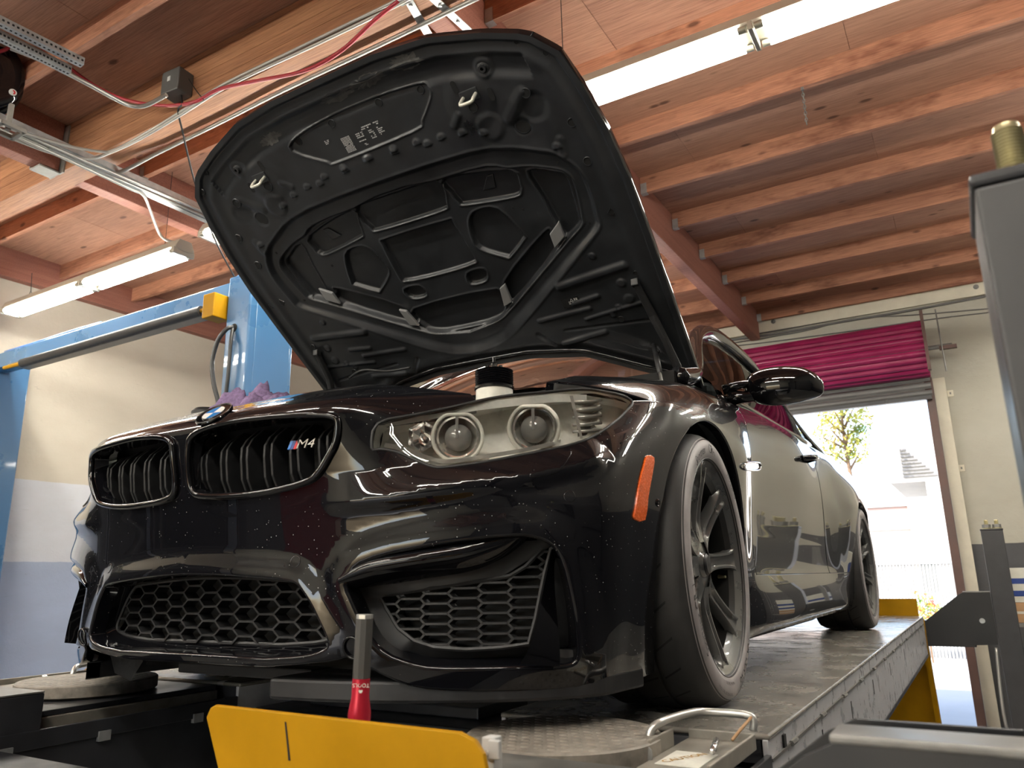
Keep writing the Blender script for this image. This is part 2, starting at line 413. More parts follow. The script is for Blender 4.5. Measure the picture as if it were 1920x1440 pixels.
# laminated girder: every lamination is a board of its own
girder = MB().box((XL, .552, 3.07), (XR, .692, DECK-.001)).obj('laminated_girder', M['beam'], ceiling)
nl = 9; h = (DECK-.002-3.06)/nl
for i in range(nl):
    e = .006*((i*37) % 5)/5
    MB().box((XL+.002, .545+e*.3, 3.06+i*h), (XR-.002, .70-e*.3, 3.06+(i+1)*h-.0015)).obj('lamination', M['beam'], girder)
for x, tw in ((PX[0], .07), (PX[1], .07)):
    hb = MB(); hb.box((x-tw, .535, 3.04), (x-tw+.055, .5445, 3.40)); hb.box((x-tw-.0, .40, 3.05), (x-tw+.006, .535, 3.40)); hb.box((x-.06, .40, 3.04), (x+.06, .54, 3.05))
    hb.box((x+tw-.03, .535, 3.04), (x+tw+.03, .5445, 3.40))
    hb.obj('steel_hanger', M['strut'], ceiling)
for (a, b) in [((765, 0), (800, 60)), ((815, 0), (875, 55))]:
    pa, pb = on(*a, 'z', 3.05), on(*b, 'z', 3.05)
    d = (pb-pa); d[2] = 0; L = np.linalg.norm(d); d /= L; n = np.array([-d[1], d[0], 0])*.022
    mb = MB(); V = [pa-d*.2-n, pa-d*.2+n, pb+d*.1+n, pb+d*.1-n]; V = V+[v+np.array([0, 0, .005]) for v in V]
    mb.add(V, [(0, 1, 2, 3), (4, 7, 6, 5), (0, 4, 5, 1), (1, 5, 6, 2), (2, 6, 7, 3), (3, 7, 4, 0)])
    for t in (.05, .14, .22, .3):
        q = pa-d*.2+d*(L+.3)*t/.32; mb.lathe([(0, -.008), (.008, -.007), (.010, 0)], 8, frame(q, (0, 0, 1)))
    mb.obj('strap_plate', M['galv'], ceiling)
MB().box((XL, YF, 3.14), (XL+.09, YB, DECK-.0005)).obj('wall_plate', M['beamy'], ceiling)

# ------------------------------------------------------------------ fluorescent lights: a row over the bay, more added out of view to brighten the room
def tube_light(x0, y, z, label, L=2.44, dy=0.0):
    t = thing('fluorescent_light', label, 'light', (x0+L/2, y, z), 'ceiling tube lights')
    MB().prism([(y-.075, z+.0), (y-.03, z-.012), (y+.03, z-.012), (y+.075, z+.0), (y+.078, z+.012), (y+.05, z+.075), (y-.05, z+.075), (y-.078, z+.012)], 'x', x0, x0+L).obj('housing', M['fixture'], t, bevel=.003)
    for s in (-1, 1):
        for k in (0, 1):
            a = x0+.03+k*(L/2-.01); b = a+L/2-.05
            tb = MB().tube([(a+.035, y+s*.072, z-.02), (b-.035, y+s*.072, z-.02)], .0165, 10).obj('tube', M['tube'], t, smooth=True, angle=50)
            for e in (a, b):
                MB().tube([(e-.0, y+s*.072, z-.02), (e+(.036 if e == a else -.036), y+s*.072, z-.02)], .0168, 10).obj('tube_cap', M['tubeend'], tb, smooth=True, angle=50)
    for xx in (x0+.018, x0+L/2, x0+L-.018):
        MB().box((xx-.012, y-.088, z-.04), (xx+.012, y+.088, z+.004)).obj('lampholder', M['fixture'], t, bevel=.004)
    for xx in (x0+.25, x0+L-.25)[(1 if x0 < -5.6 and y > 1 else 0):]: MB().tube([(xx, y, z+.07), (xx, y, DECK-.001)], .0022, 5).obj('hanger_wire', M['cord'], t)
    return t
tube_light(-5.70, 1.33, 2.70, 'twin tube light hanging by a wire beside the left wall')
tube_light(-2.93, 1.27, 2.70, 'twin tube light mostly hidden behind the open hood')
tube_light(-.30, 1.22, 2.70, 'twin tube light at top right of the open hood')
tube_light(-4.15, 4.6, 2.75, 'twin tube light over the rear of the car, hidden by the hood')  # hidden pair of lamps added to brighten the far ceiling and back wall
tube_light(-1.62, 4.6, 2.75, 'second twin tube light over the rear of the car, hidden by the hood', L=.9)
tube_light(2.35, 4.6, 2.75, 'twin tube light at the right rear, outside the photo', L=1.25)  # this and the next two: unseen lamps added to lift the right-hand ceiling
tube_light(2.32, 2.9, 2.75, 'twin tube light at the right, above the door of the car, outside the photo', L=1.3)
tube_light(2.6, 6.2, 2.75, 'twin tube light in the right rear corner, outside the photo', L=1.0)
tube_light(-5.95, -.95, 2.75, 'twin tube light at the left front, outside the photo')  # unseen lamp added to put more light on the left wall
tube_light(2.25, 1.22, 2.70, 'twin tube light just outside the photo on the right', L=1.4)
for x, w_ in ((-5.7, 'left'), (-2.6, 'middle'), (.5, 'right')):  # unseen row, after the bumper's bright streaks, added to light the car front
    tube_light(x, -2.9, 2.75, 'twin tube light behind the camera over the front bay, '+w_+' one')
for x, w_ in ((-4.6, 'left'), (-1.0, 'right')):  # second unseen row, added as fill for the front of the car
    tube_light(x, -5.3, 2.75, 'twin tube light behind the camera by the front door, '+w_+' one')
w = MB(); q = on(60, 520, 'y', 1.33); a = np.array([-5.55, 1.33, 2.775])
w.tube([on(60, 512, 'y', 1.33), on(58, 545, 'y', 1.33)], .003, 5); w.tube([on(58, 545, 'y', 1.33), on(43, 575, 'y', 1.28)], .0025, 5); w.tube([on(58, 545, 'y', 1.33), on(63, 562, 'y', 1.4)], .0025, 5)
tag(w.obj('hanger_wire', M['cord']), 'thin wire hanger holding the end of the left tube light', 'wire')
ch = MB(); p0 = on(1505, 172, 'y', 2.62); 
for i in range(11):
    c = p0+np.array([0, 0, -.022*i]); t2 = np.linspace(0, 2*pi, 9)[:-1]
    ax = np.array([1, 0, 0]) if i % 2 else np.array([0, 1, 0])
    ch.tube([c+ax*.007*math.cos(a)+np.array([0, 0, .015*math.sin(a)]) for a in t2], .0028, 5, closed=True)
ch.box(p0+(-.008, -.008, .01), p0+(.008, .008, .03))
tag(ch.obj('hanging_chain', M['steelgrey']), 'short loose chain hanging from a roof joist', 'chain')

# ------------------------------------------------------------------ conduits, cables, strut channels
def strut(p, q, label, holes=True, w=.041, n=22):
    p, q = np.array(p), np.array(q); d = q-p; L = np.linalg.norm(d); d /= L
    up = np.array([0, 0, 1.0]); s = np.cross(d, up); s /= np.linalg.norm(s)
    R = np.stack([d, s, up], 1); h = w/2
    prof = [(-h, h), (-h, -h), (h, -h), (h, h), (h-.006, h), (h-.006, -h+.004), (-h+.006, -h+.004), (-h+.006, h)]
    V = [p+s*a+up*b for a, b in prof]+[q+s*a+up*b for a, b in prof]; m = len(prof)
    o = obj('strut_channel', V, [list(range(m)), list(range(2*m-1, m-1, -1))]+[(k, k+m, (k+1) % m+m, (k+1) % m) for k in range(m)], M['galv'])
    tag(o, label, 'channel')
    if holes:
        for i in range(n):
            c = p+d*L*(i+.5)/n-origin_of(o)+origin_of(o)
            hb = MB(); hb.box(c+(-.005, -.005, -h-.0008), c+(.005, .005, -h+.001), R, c); hb.box(c+s*(h+.0008)+(-.005, -.001, -.005), c+s*(h+.0008)+(.005, .001, .005), R, c+s*(h+.0012)); hb.obj('slot', M['dark'], o)
    return o
def pl(pts): return np.array([on(px, py, a, v) for px, py, a, v in pts])
a1, b1 = on(-40, 20, 'z', 2.95), on(155, 118, 'z', 2.95); strut(a1, b1, 'upper slotted strut channel above the hose reel')
a1, b1 = on(-30, 53, 'z', 2.93), on(131, 133, 'z', 2.93); strut(a1, b1, 'lower slotted strut channel touching the hose reel')
a1, b1 = on(-10, 216, 'z', 3.02), on(398, 400, 'z', 3.02); strut(a1, b1, 'long plain strut channel crossing under the girder', False)
a1, b1 = on(90, 275, 'z', 2.98), on(420, 425, 'z', 2.98); strut(a1, b1, 'long pale strut channel carrying conduits under the girder', False, .05)
def run(name, label, cat, pts, r, mat, group=None, n=8, sides=8):
    P = spline(pl(pts), n); return tag(MB().tube(P, r, sides).obj(name, mat, smooth=True, angle=60), label, cat, group)
run('conduit', 'grey conduit bending up into the junction box', 'conduit', [(20, 90, 'z', 2.96), (75, 112, 'z', 2.96), (160, 155, 'z', 2.96), (225, 190, 'z', 2.97), (250, 199, 'z', 2.98), (275, 197, 'z', 2.98), (312, 178, 'z', 3.0)], .0125, M['emt'])
run('conduit', 'long straight conduit along the rear of the girder up to the hood', 'conduit', [(208, 322, 'z', 3.0), (232, 320, 'z', 3.0), (298, 286, 'z', 3.03), (420, 226, 'z', 3.035), (530, 170, 'z', 3.035), (700, 90, 'z', 3.035), (900, -6, 'z', 3.035)], .0125, M['emt'])
run('conduit', 'conduit beside the pale strut ending at the left tube light', 'conduit', [(0, 243, 'z', 2.95), (110, 292, 'z', 2.95), (240, 352, 'z', 2.95), (268, 365, 'z', 2.95), (280, 390, 'z', 2.93), (296, 432, 'z', 2.85), (308, 448, 'z', 2.8), (326, 454, 'z', 2.78)], .011, M['emt'])
run('conduit', 'straight conduit lying along the pale strut channel', 'conduit', [(0, 232, 'z', 2.97), (150, 298, 'z', 2.97), (300, 362, 'z', 2.97), (408, 408, 'z', 2.97)], .011, M['emt'])
run('conduit', 'second straight conduit lying beside the pale strut channel', 'conduit', [(30, 252, 'z', 2.965), (170, 314, 'z', 2.965), (310, 374, 'z', 2.965), (412, 418, 'z', 2.965)], .011, M['emt'])
run('armoured_cable', 'ribbed armoured cable sweeping along the girder, upper one', 'cable', [(-5, 232, 'z', 2.96), (60, 254, 'z', 2.97), (130, 274, 'z', 2.98), (190, 284, 'z', 2.99), (215, 281, 'z', 3.0), (270, 252, 'y', .53), (335, 212, 'y', .53), (420, 158, 'y', .53), (560, 90, 'y', .53), (735, 5, 'y', .53), (760, -10, 'y', .53)], .009, M['bx'])
run('armoured_cable', 'ribbed armoured cable sweeping along the girder, lower one', 'cable', [(28, 262, 'z', 2.955), (90, 285, 'z', 2.965), (135, 296, 'z', 2.97), (170, 297, 'z', 2.98), (200, 289, 'z', 2.99), (260, 262, 'y', .525), (335, 218, 'y', .525), (430, 160, 'y', .525), (600, 80, 'y', .525), (740, 12, 'y', .525), (775, -8, 'y', .525)], .009, M['bx'])
run('air_hose', 'red rubber air hose sagging from the reel along the girder', 'hose', [(-14, 100, 'y', -.12), (12, 92, 'y', -.12), (22, 78, 'y', -.1), (36, 70, 'y', -.08), (60, 76, 'y', -.03), (110, 112, 'y', .1), (180, 162, 'y', .3), (240, 188, 'y', .42), (310, 198, 'y', .49), (365, 191, 'y', .51), (410, 168, 'y', .515), (480, 152, 'y', .515), (570, 133, 'y', .515), (640, 95, 'y', .515), (700, 40, 'y', .515), (745, 4, 'y', .515), (775, -15, 'y', .515)], .0105, M['hose'])
run('power_cord', 'black power cord dropping from the junction box to the blue lift', 'cord', [(340, 178, 'y', .5), (341, 196, 'y', .5), (334, 208, 'y', .52), (343, 250, 'y', .6), (362, 330, 'y', .8), (384, 400, 'y', .98), (408, 460, 'y', 1.15), (440, 520, 'y', 1.33)], .006, M['cord'])
run('tie_wire', 'thin black tie wire from the junction box to the hose', 'wire', [(354, 148, 'y', .5), (368, 170, 'y', .51), (382, 187, 'y', .51)], .003, M['cord'])
q = on(333, 160, 'y', .49)
jb = tag(MB().box(q+(-.075, -.055, -.075), q+(.075, .05, .075), rotm('Z', 4)).obj('junction_box', M['boxgrey'], bevel=.006), 'square grey junction box on the girder face', 'box')
MB().box(q+(-.02, -.057, -.0), q+(.006, -.0545, .03)).obj('label_plate', M['white'], jb)
# hose reel: two steel flanges, a drum and a bracket
rc = on(-42, 138, 'y', -.16)
reel = thing('hose_reel', 'black hose reel at the upper left corner of the photo', 'reel', rc)
RA = np.array([1.0, -.42, -.18]); RA /= np.linalg.norm(RA)
for s in (.075, -.075):
    MB().lathe([(0, .004), (.05, .004), (.07, .014), (.10, .004), (.15, .004), (.17, .014), (.215, .014), (.232, .006), (.236, 0), (.232, -.006), (.215, .006), (.17, .006), (.15, -.004), (0, -.004)], 48, frame(rc+RA*s, RA)).obj('flange', M['gloss'], reel, smooth=True, angle=40)
MB().lathe([(.16, -.07), (.16, .07)], 24, frame(rc, RA)).obj('hose_coil', M['hose'], reel, smooth=True)
d_ = ray(24, 173); e = CAM+d_*(((rc+RA*.0895-CAM)@RA)/(d_@RA)); MB().lathe([(0, .002), (.020, .001), (.021, -.002)], 16, frame(e, RA)).obj('sticker', M['white'], reel)
MB().lathe([(.006, .0026), (.014, .0026)], 12, frame(e, RA), -1.6, 1.3).obj('sticker_mark', M['red_m'], reel)
bq = on(14, 244, 'y', -.16); fr = MB()
for s in (-1, 1): fr.box(bq+(-.07, s*.055-.012, -.012), bq+(.07, s*.055+.012, .012)); fr.box(bq+(s*.06-.012, -.06, -.012), bq+(s*.06+.012, .06, .012))
fr.box(bq+(-.012, -.012, .0), bq+(.012, .012, .16))
fr.obj('bracket', M['strut'], reel, bevel=.003)

# ------------------------------------------------------------------ roll-up door (open), back wall fittings
door = st(thing('door_1', None, None, ((DX0+DX1)/2, YB, FLOOR)))
cc = np.array([0, 6.93, 2.565]); ns = 24
xa, xb = DX0-.05, 1.31
for i in range(ns):
    a0, a1 = 2*pi*i/ns+.012, 2*pi*(i+1)/ns-.012; pr = []
    for j in range(7):
        t = j/6; a = a0+(a1-a0)*t; r = .283+.018*math.sin(pi*min(1, max(0, (t-.12)/.76)))**.6
        pr.append((cc[1]+r*math.cos(a), cc[2]+r*math.sin(a)))
    for j in range(6, -1, -1):
        a = a0+(a1-a0)*j/6; pr.append((cc[1]+.272*math.cos(a), cc[2]+.272*math.sin(a)))
    MB().prism(pr, 'x', xa, xb-.03).obj('slat', M['maroon'], door)
MB().lathe([(0, 0), (.31, 0), (.31, .022), (0, .022)], 8, frame((xb-.03, cc[1], cc[2]), (1, 0, 0)), pi/8, 2*pi+pi/8).obj('end_plate', M['brown'], door)
MB().box((xb-.035, cc[1]-.33, cc[2]-.30), (xb-.005, cc[1]-.27, cc[2]+.33)).obj('end_bracket', M['brown'], door)
MB().tube([(xa, cc[1], cc[2]), (1.52, cc[1], cc[2])], .025, 12).obj('axle', M['steelgrey'], door)
q = on(1780, 650, 'y', 6.93); MB().box((1.40, 6.9, q[2]-.02), (1.56, 6.96, q[2]+.015)).obj('tension_arm', M['brown'], door)
for y in (6.85, 6.95): MB().tube([(1.42, y, 2.95), (1.43, y, 2.3)], .008, 6).obj('hand_chain', M['steelgrey'], door)
MB().lathe([(0, 0), (.1, 0), (.11, .01), (.09, .02), (.11, .03), (0, .03)], 20, frame((1.38, 6.9, 2.56), (1, 0, 0))).obj('chain_wheel', M['steelblack'], door)
for i, (z0, z1, yy) in enumerate([(2.235, 2.31, 7.0), (2.16, 2.225, 7.03), (2.09, 2.15, 7.06)]):
    MB().prism([(yy, z0), (yy-.018, z0+.02), (yy-.018, z1-.02), (yy, z1), (yy+.02, z1), (yy+.02, z0)], 'x', xa, xb-.04).obj('slat', M['slate'], door)
MB().box((xa, 7.03, 2.05), (xb-.05, 7.10, 2.088)).obj('bottom_bar', M['steelblack'], door)
MB().box((1.205, 7.12, FLOOR), (1.285, 7.2, 2.3)).obj('guide_rail', M['brown'], door, bevel=.004)
MB().box((1.285, 7.22, FLOOR), (1.40, 7.299, 2.3)).obj('guide_post', M['cream'], door, bevel=.004)
MB().box((DX0-.08, 7.12, FLOOR), (DX0, 7.2, 2.3)).obj('guide_rail', M['brown'], door, bevel=.004)
for p in [(1782, 738), (1803, 878)]:
    q = on(*p, 'y', YB); sw = tag(MB().box(q+(-.03, -.012, -.035), q+(.03, 0, .035)).obj('wall_box', M['cream'], bevel=.004), 'small cream wall box beside the door post, '+('upper' if p[1] < 800 else 'lower')+' one', 'box')
    MB().box(q+(-.008, -.02, -.01), q+(.008, -.012, .012)).obj('knob', M['steelgrey'], sw)
for i, (pts) in enumerate([[(1300, 640), (1420, 625), (1560, 600), (1700, 575), (1860, 545)], [(1300, 646), (1440, 628), (1580, 603), (1700, 583), (1860, 553)], [(1330, 650), (1500, 622), (1600, 598), (1720, 590), (1860, 578)], [(1320, 655), (1450, 640), (1600, 620), (1750, 598), (1860, 585)]]):
    run('wall_cable', ['uppermost grey cable under the back ledger board', 'second grey cable under the back ledger board', 'drooping grey cable above the crimson door', 'lowest grey cable just above the crimson door'][i], 'cable', [(a, b, 'y', YB-.02) for a, b in pts], .014 if i < 2 else .007, M['slate'])

# shelf with boxes at the back right
sx = on(1912, 1105, 'y', 5.9)[0]
sh = thing('shelf_rack', 'steel shelf rack at the right edge behind the far post', 'shelf', (sx+.35, 6.1, FLOOR))
for z in (-.62, -.13): MB().box((sx-.12, 5.85, z-.03), (sx+.9, 6.4, z)).obj('shelf_board', M['steelgrey'], sh)
for x in (sx-.12, sx+.86):
    for y in (5.85, 6.36): MB().box((x, y, FLOOR), (x+.04, y+.04, .5)).obj('upright', M['slate'], sh)
M['card'] = plain('cardboard', (.42, .25, .13), .8, vary=.1); M['paper'] = plain('white_carton', (.55, .54, .47), .7, vary=.06)
for z, m, lb, stripe in [(-.129, 'card', 'brown cardboard box on the shelf beside the far post', None), (.032, 'paper', 'white carton with blue stripes on top of the brown box', M['dkblue'])]:
    hgt = .16 if m == 'card' else .28
    b = tag(MB().box((sx-.075, 5.90, z), (sx+.5, 6.3, z+hgt)).obj('carton', M[m], bevel=.004), lb, 'box')
    if stripe is not None:
        for zz in (.05, .15): MB().box((sx-.076, 5.898, z+zz), (sx+.501, 6.302, z+zz+.045)).obj('stripe', stripe, b)
    else: MB().box((sx-.076, 5.898, z+.07), (sx+.501, 6.302, z+.09)).obj('tape', M['paper'], b)
# unseen dark storage added along the walls for the bumper to mirror
M['drawer'] = plain('dark_red_drawer', (.16, .012, .018), .35, coat=.4); M['dkgrey'] = plain('dark_shelf_board', (.03, .03, .033), .5)
rgs = random.Random(11)
def rack(x0, y0, x1, y1, hz, label):
    r = thing('unseen_rack', label, 'rack', ((x0+x1)/2, (y0+y1)/2, FLOOR), 'storage racks out of view')
    for x in (x0, x1-.05):
        for y in (y0, y1-.05): MB().box((x, y, FLOOR), (x+.05, y+.05, hz)).obj('upright', M['dkgrey'], r)
    MB().box((x0, y0, FLOOR), (x0+.02, y1, hz)).obj('back_panel', M['dkgrey'], r)
    z = FLOOR+.12
    while z < hz:
        MB().box((x0, y0, z-.03), (x1, y1, z)).obj('shelf_board', M['dkgrey'], r); z += .62
rack(-6.08, -6.6, -5.4, -4.2, 1.9, 'tall dark storage rack by the left wall behind the camera')
rack(-6.08, -4.0, -5.4, -1.6, 1.5, 'tall dark storage rack by the left wall ahead of the car')
tc_ = thing('unseen_chest', 'dark red tool chest behind the camera', 'chest', (-2.2, -6.3, FLOOR))  # unseen chest added to give the paint something to reflect
MB().box((-3.0, -6.6, FLOOR+.1), (-1.4, -6.0, .25)).obj('body', M['drawer'], tc_, bevel=.01)
for k in range(6): MB().box((-2.95, -5.998, FLOOR+.18+k*.22), (-1.45, -5.985, FLOOR+.36+k*.22)).obj('drawer', M['drawer'], tc_, bevel=.005)

rack(3.1, -6.4, 3.68, -3.6, 2.0, 'dark storage rack by the right wall behind the camera')  # right-hand racks added to darken what the fascia reflects
rack(3.1, -3.4, 3.68, -.6, 1.7, 'dark storage rack by the right wall beside the camera')
for i, (x, y, z, w_, h_, mt) in enumerate([(3.15, -6.1, -.6, .5, .4, 'drawer'), (3.15, -5.4, -.6, .6, .3, 'blue'), (3.15, -4.6, .02, .5, .35, 'card'), (3.15, -3.1, .02, .6, .3, 'dkgrey'), (3.15, -2.3, -.6, .5, .4, 'blue'), (3.15, -1.4, .02, .5, .3, 'drawer'), (-6.0, -6.3, .02, .5, .3, 'yellow'), (-6.0, -5.3, -.6, .5, .3, 'paper'), (-6.0, -3.4, .02, .6, .3, 'drawer'), (-6.0, -2.4, -.6, .5, .35, 'blue')]):
    pass
# ------------------------------------------------------------------ the car: one smooth body surface S(u, v); columns run from the nose centre round the corner to the tail, rows from sill to hood line
_rows = []
AX = [.83, .852, .87, .887, .897, .902, .908, .914, .92]
ZR = [.09, .16, .24, .33, .42, .47, .53, .59, .65]
yb = [-.848, -.842, -.812]
dyc = [.045, .028, .018, .010, 0, -.008, -.020, -.030, -.026]
cols = []
for x, y in zip((0, .2, .4), yb):
    f = 1.0 if x < .3 else .8
    cols.append([(x, y+d*f, z) for d, z in zip(dyc, ZR)]+[(x, y+.045, .692), (x, y+.105, .718), (x, y+.17, .738), (x, y+.245, .757)])
fx = [[.55]*9, [.665, .67, .675, .68, .68, .68, .68, .68, .68], [.755, .765, .775, .785, .79, .79, .79, .79, .79], [.805, .82, .838, .852, .86, .86, .86, .86, .86], [.82, .838, .857, .873, .882, .886, .889, .892, .895], [.83, .85, .869, .886, .895, .899, .903, .908, .912]]
fy = [[-.72, -.735, -.745, -.755, -.765, -.767, -.752, -.725, -.69], [-.655, -.67, -.68, -.69, -.70, -.70, -.68, -.645, -.595], [-.575, -.59, -.60, -.61, -.62, -.615, -.59, -.545, -.48], [-.50, -.515, -.525, -.535, -.545, -.535, -.50, -.445, -.375], [-.41, -.42, -.435, -.44, -.445, -.435, -.41, -.36, -.295], [-.33, -.34, -.345, -.345, -.34, -.33, -.31, -.27, -.22]]
ft = [[(.55, -.65, .69), (.55, -.60, .718), (.55, -.545, .74), (.55, -.49, .757)], [(.68, -.555, .69), (.68, -.51, .722), (.675, -.455, .745), (.66, -.40, .765)], [(.79, -.44, .693), (.78, -.40, .728), (.76, -.35, .755), (.73, -.30, .775)], [(.855, -.335, .695), (.835, -.30, .735), (.80, -.26, .768), (.755, -.20, .79)], [(.89, -.26, .698), (.865, -.23, .742), (.82, -.18, .778), (.765, -.12, .80)], [(.905, -.19, .70), (.88, -.16, .748), (.83, -.11, .788), (.77, -.06, .812)]]
for k in range(6): cols.append([(x, y, z) for x, y, z in zip(fx[k], fy[k], ZR)]+ft[k])
for y9, tops in ((-.15, [(.915, -.1, .70), (.893, -.07, .755), (.84, -.03, .80), (.775, 0, .822)]), (0, [(.92, .01, .70), (.90, .03, .76), (.85, .06, .808), (.778, .1, .835)]), (.2, [(.918, .2, .70), (.90, .21, .765), (.85, .22, .82), (.78, .25, .85)]), (.36, [(.91, .36, .70), (.895, .36, .775), (.85, .37, .83), (.78, .38, .862)])):
    yy = [-.2, -.19, -.185, -.18, -.18, -.18, -.17, -.15, -.12] if y9 == -.15 else [y9]*9
    cols.append([(x-(.004 if y9 > .3 else 0), y, z) for x, y, z in zip(AX, yy, ZR)]+tops)
def sidecol(y, xs, t): return [(x, y, z) for x, z in zip(xs, [.12]+ZR[1:])]+[(a, y, b) for a, b in t]
cols += [sidecol(.55, [.86, .885, .885, .872, .872, .874, .88, .884, .889], [(.89, .71), (.88, .79), (.845, .845), (.78, .88)]),
 sidecol(.9, [.87, .893, .888, .868, .866, .868, .872, .876, .880], [(.882, .71), (.876, .79), (.85, .86), (.80, .905)]),
 sidecol(1.4, [.87, .893, .888, .868, .867, .87, .874, .878, .883], [(.885, .72), (.880, .80), (.855, .875), (.80, .92)]),
 sidecol(1.85, [.87, .893, .888, .870, .870, .873, .876, .878, .878], [(.874, .73), (.862, .81), (.835, .89), (.785, .935)]),
 sidecol(2.15, [.87, .893, .889, .885, .892, .896, .90, .90, .892], [(.878, .74), (.86, .83), (.83, .905), (.775, .95)]),
 sidecol(2.45, [.86, .875, .885, .90, .912, .918, .924, .929, .93], [(.905, .75), (.868, .84), (.83, .915), (.765, .96)]),
 sidecol(2.81, [.85, .87, .885, .902, .915, .921, .927, .932, .934], [(.912, .76), (.872, .85), (.83, .92), (.755, .965)]),
 sidecol(3.17, [.84, .86, .875, .892, .905, .911, .917, .922, .924], [(.90, .76), (.865, .86), (.82, .925), (.74, .97)]),
 sidecol(3.55, [.78, .80, .815, .83, .845, .85, .855, .858, .858], [(.85, .77), (.83, .87), (.78, .93), (.70, .975)])]
T = np.array(cols)            # (ncol, nrow, 3)
NC, NR = T.shape[:2]
# a mirrored column before the nose keeps the centre line flat
def cr_w(t): return np.stack([.5*(-t+2*t*t-t**3), .5*(2-5*t*t+3*t**3), .5*(t+4*t*t-3*t**3), .5*(-t*t+t**3)], -1)
Text = np.concatenate([T[1:2]*np.array([-1, 1, 1]), T, 2*T[-1:]-T[-2:-1]], 0)
Text = np.concatenate([2*Text[:, :1]-Text[:, 1:2], Text, 2*Text[:, -1:]-Text[:, -2:-1]], 1)
def S0(uv):
    uv = np.asarray(uv, float); u = np.clip(uv[:, 0], 0, NC-1-1e-9); v = np.clip(uv[:, 1], 0, NR-1-1e-9)
    i = u.astype(int); j = v.astype(int); wu = cr_w(u-i); wv = cr_w(v-j); R = np.zeros((len(uv), 3))
    for a in range(4):
        for b in range(4): R += (wu[:, a]*wv[:, b])[:, None]*Text[i+a, j+b]
    return R
def nrm0(uv, f=None, e=.02):
    f = f or S0
    uv = np.asarray(uv, float); a = np.clip(uv-[e, 0], 0, [NC-1, NR-1]); b = np.clip(uv+[e, 0], 0, [NC-1, NR-1]); c = np.clip(uv-[0, e], 0, [NC-1, NR-1]); d = np.clip(uv+[0, e], 0, [NC-1, NR-1])
    n = np.cross(f(b)-f(a), f(d)-f(c)); n /= np.linalg.norm(n, axis=1)[:, None]+1e-12
    return n
_gu, _gv = np.meshgrid(np.linspace(0, NC-1, 241), np.linspace(0, NR-1, 121), indexing='ij')
_G = np.stack([_gu.ravel(), _gv.ravel()], 1)
def solve(targets, fn, cand, f):
    # Newton from the nearest grid sample: fn(S(u,v)) = target
    out = []; gp = fn(f(cand))
    for t in targets:
        uv = cand[np.argmin(((gp-t)**2).sum(1))].copy()
        for _ in range(12):
            e = 1e-3; q = np.stack([uv, uv+[e, 0], uv+[0, e]]); r = fn(f(q)); J = np.stack([(r[1]-r[0])/e, (r[2]-r[0])/e], 1)
            try: s = np.linalg.solve(J, t-r[0])
            except np.linalg.LinAlgError: break
            uv = np.clip(uv+np.clip(s, -.4, .4), 0, [NC-1, NR-1])
        out.append(uv)
    return np.array(out)
def visible(f):
    P = f(_G); n = nrm0(_G, f); return _G[((n*(CAM-P)).sum(1) > 0)]
_vis = visible(S0)
def pick0(px): return solve(np.array(px, float), proj, _vis, S0)
# relief: a bevel crease under the headlight, flared lips round the intakes
CEN = [(168, 1098), (175, 1091), (200, 1083), (251, 1077), (326, 1074), (402, 1075), (477, 1080), (538, 1085), (559, 1094), (583, 1127), (601, 1163), (616, 1196), (618, 1211), (607, 1223), (568, 1234), (493, 1239), (402, 1239), (340, 1235)]
INT = [(642, 1098), (655, 1072), (673, 1052), (740, 1030), (873, 1008), (957, 999), (1000, 1001), (1030, 1012), (1050, 1031), (1067, 1070), (1083, 1147), (1091, 1210), (1088, 1238), (1074, 1251), (1040, 1256), (960, 1257), (873, 1259), (800, 1257), (750, 1244), (715, 1226), (690, 1200), (668, 1160), (652, 1125)]
CRS = pick0([(600, 941), (640, 940), (735, 930), (871, 909), (995, 893), (1083, 873), (1110, 862)])
crs3 = S0(CRS); int3 = spline(S0(pick0(INT)), 3, True); cen3 = S0(pick0(CEN[4:-2]))
def disp(uv, P):
    d = np.zeros(len(P)); m = (uv[:, 0] < 8) & (uv[:, 1] < 8.2)
    if m.any():
        Q = P[m]; dd, near = polydist(Q, crs3, False); up = Q[:, 2] > near[:, 2]
        w = np.where(up, .055, .035); h = .013*np.clip(1-dd/w, 0, 1); h = np.where(up, h, .013*sstep(-dd, -.035, 0))
        e = np.clip((Q[:, 0]-crs3[0, 0])/.07, 0, 1); h *= e
        d1, _ = polydist(Q, int3, True); h += .012*sstep(-d1, -.06, 0)*(Q[:, 2] > .16)
        d2, _ = polydist(Q, cen3, False); h += .012*sstep(-d2, -.055, 0)
        d[m] = h
    return d
def S(uv):
    uv = np.asarray(uv, float); P = S0(uv); m = (uv[:, 0] < 8.05) & (uv[:, 1] < 8.3)
    if m.any(): P[m] += nrm0(uv[m])*disp(uv[m], P[m])[:, None]
    return P
_vis2 = _G[::1]; _vis2 = visible(S)
def pick(px): return solve(np.array(px, float), proj, _vis2, S)
def pick_yz(yz): return solve(np.array(yz, float), lambda P: P[:, 1:], _G[_G[:, 0] > 6.5], S)
def pick_xz(xz): return solve(np.array(xz, float), lambda P: P[:, [0, 2]], _G[_G[:, 0] < 7.5], S)

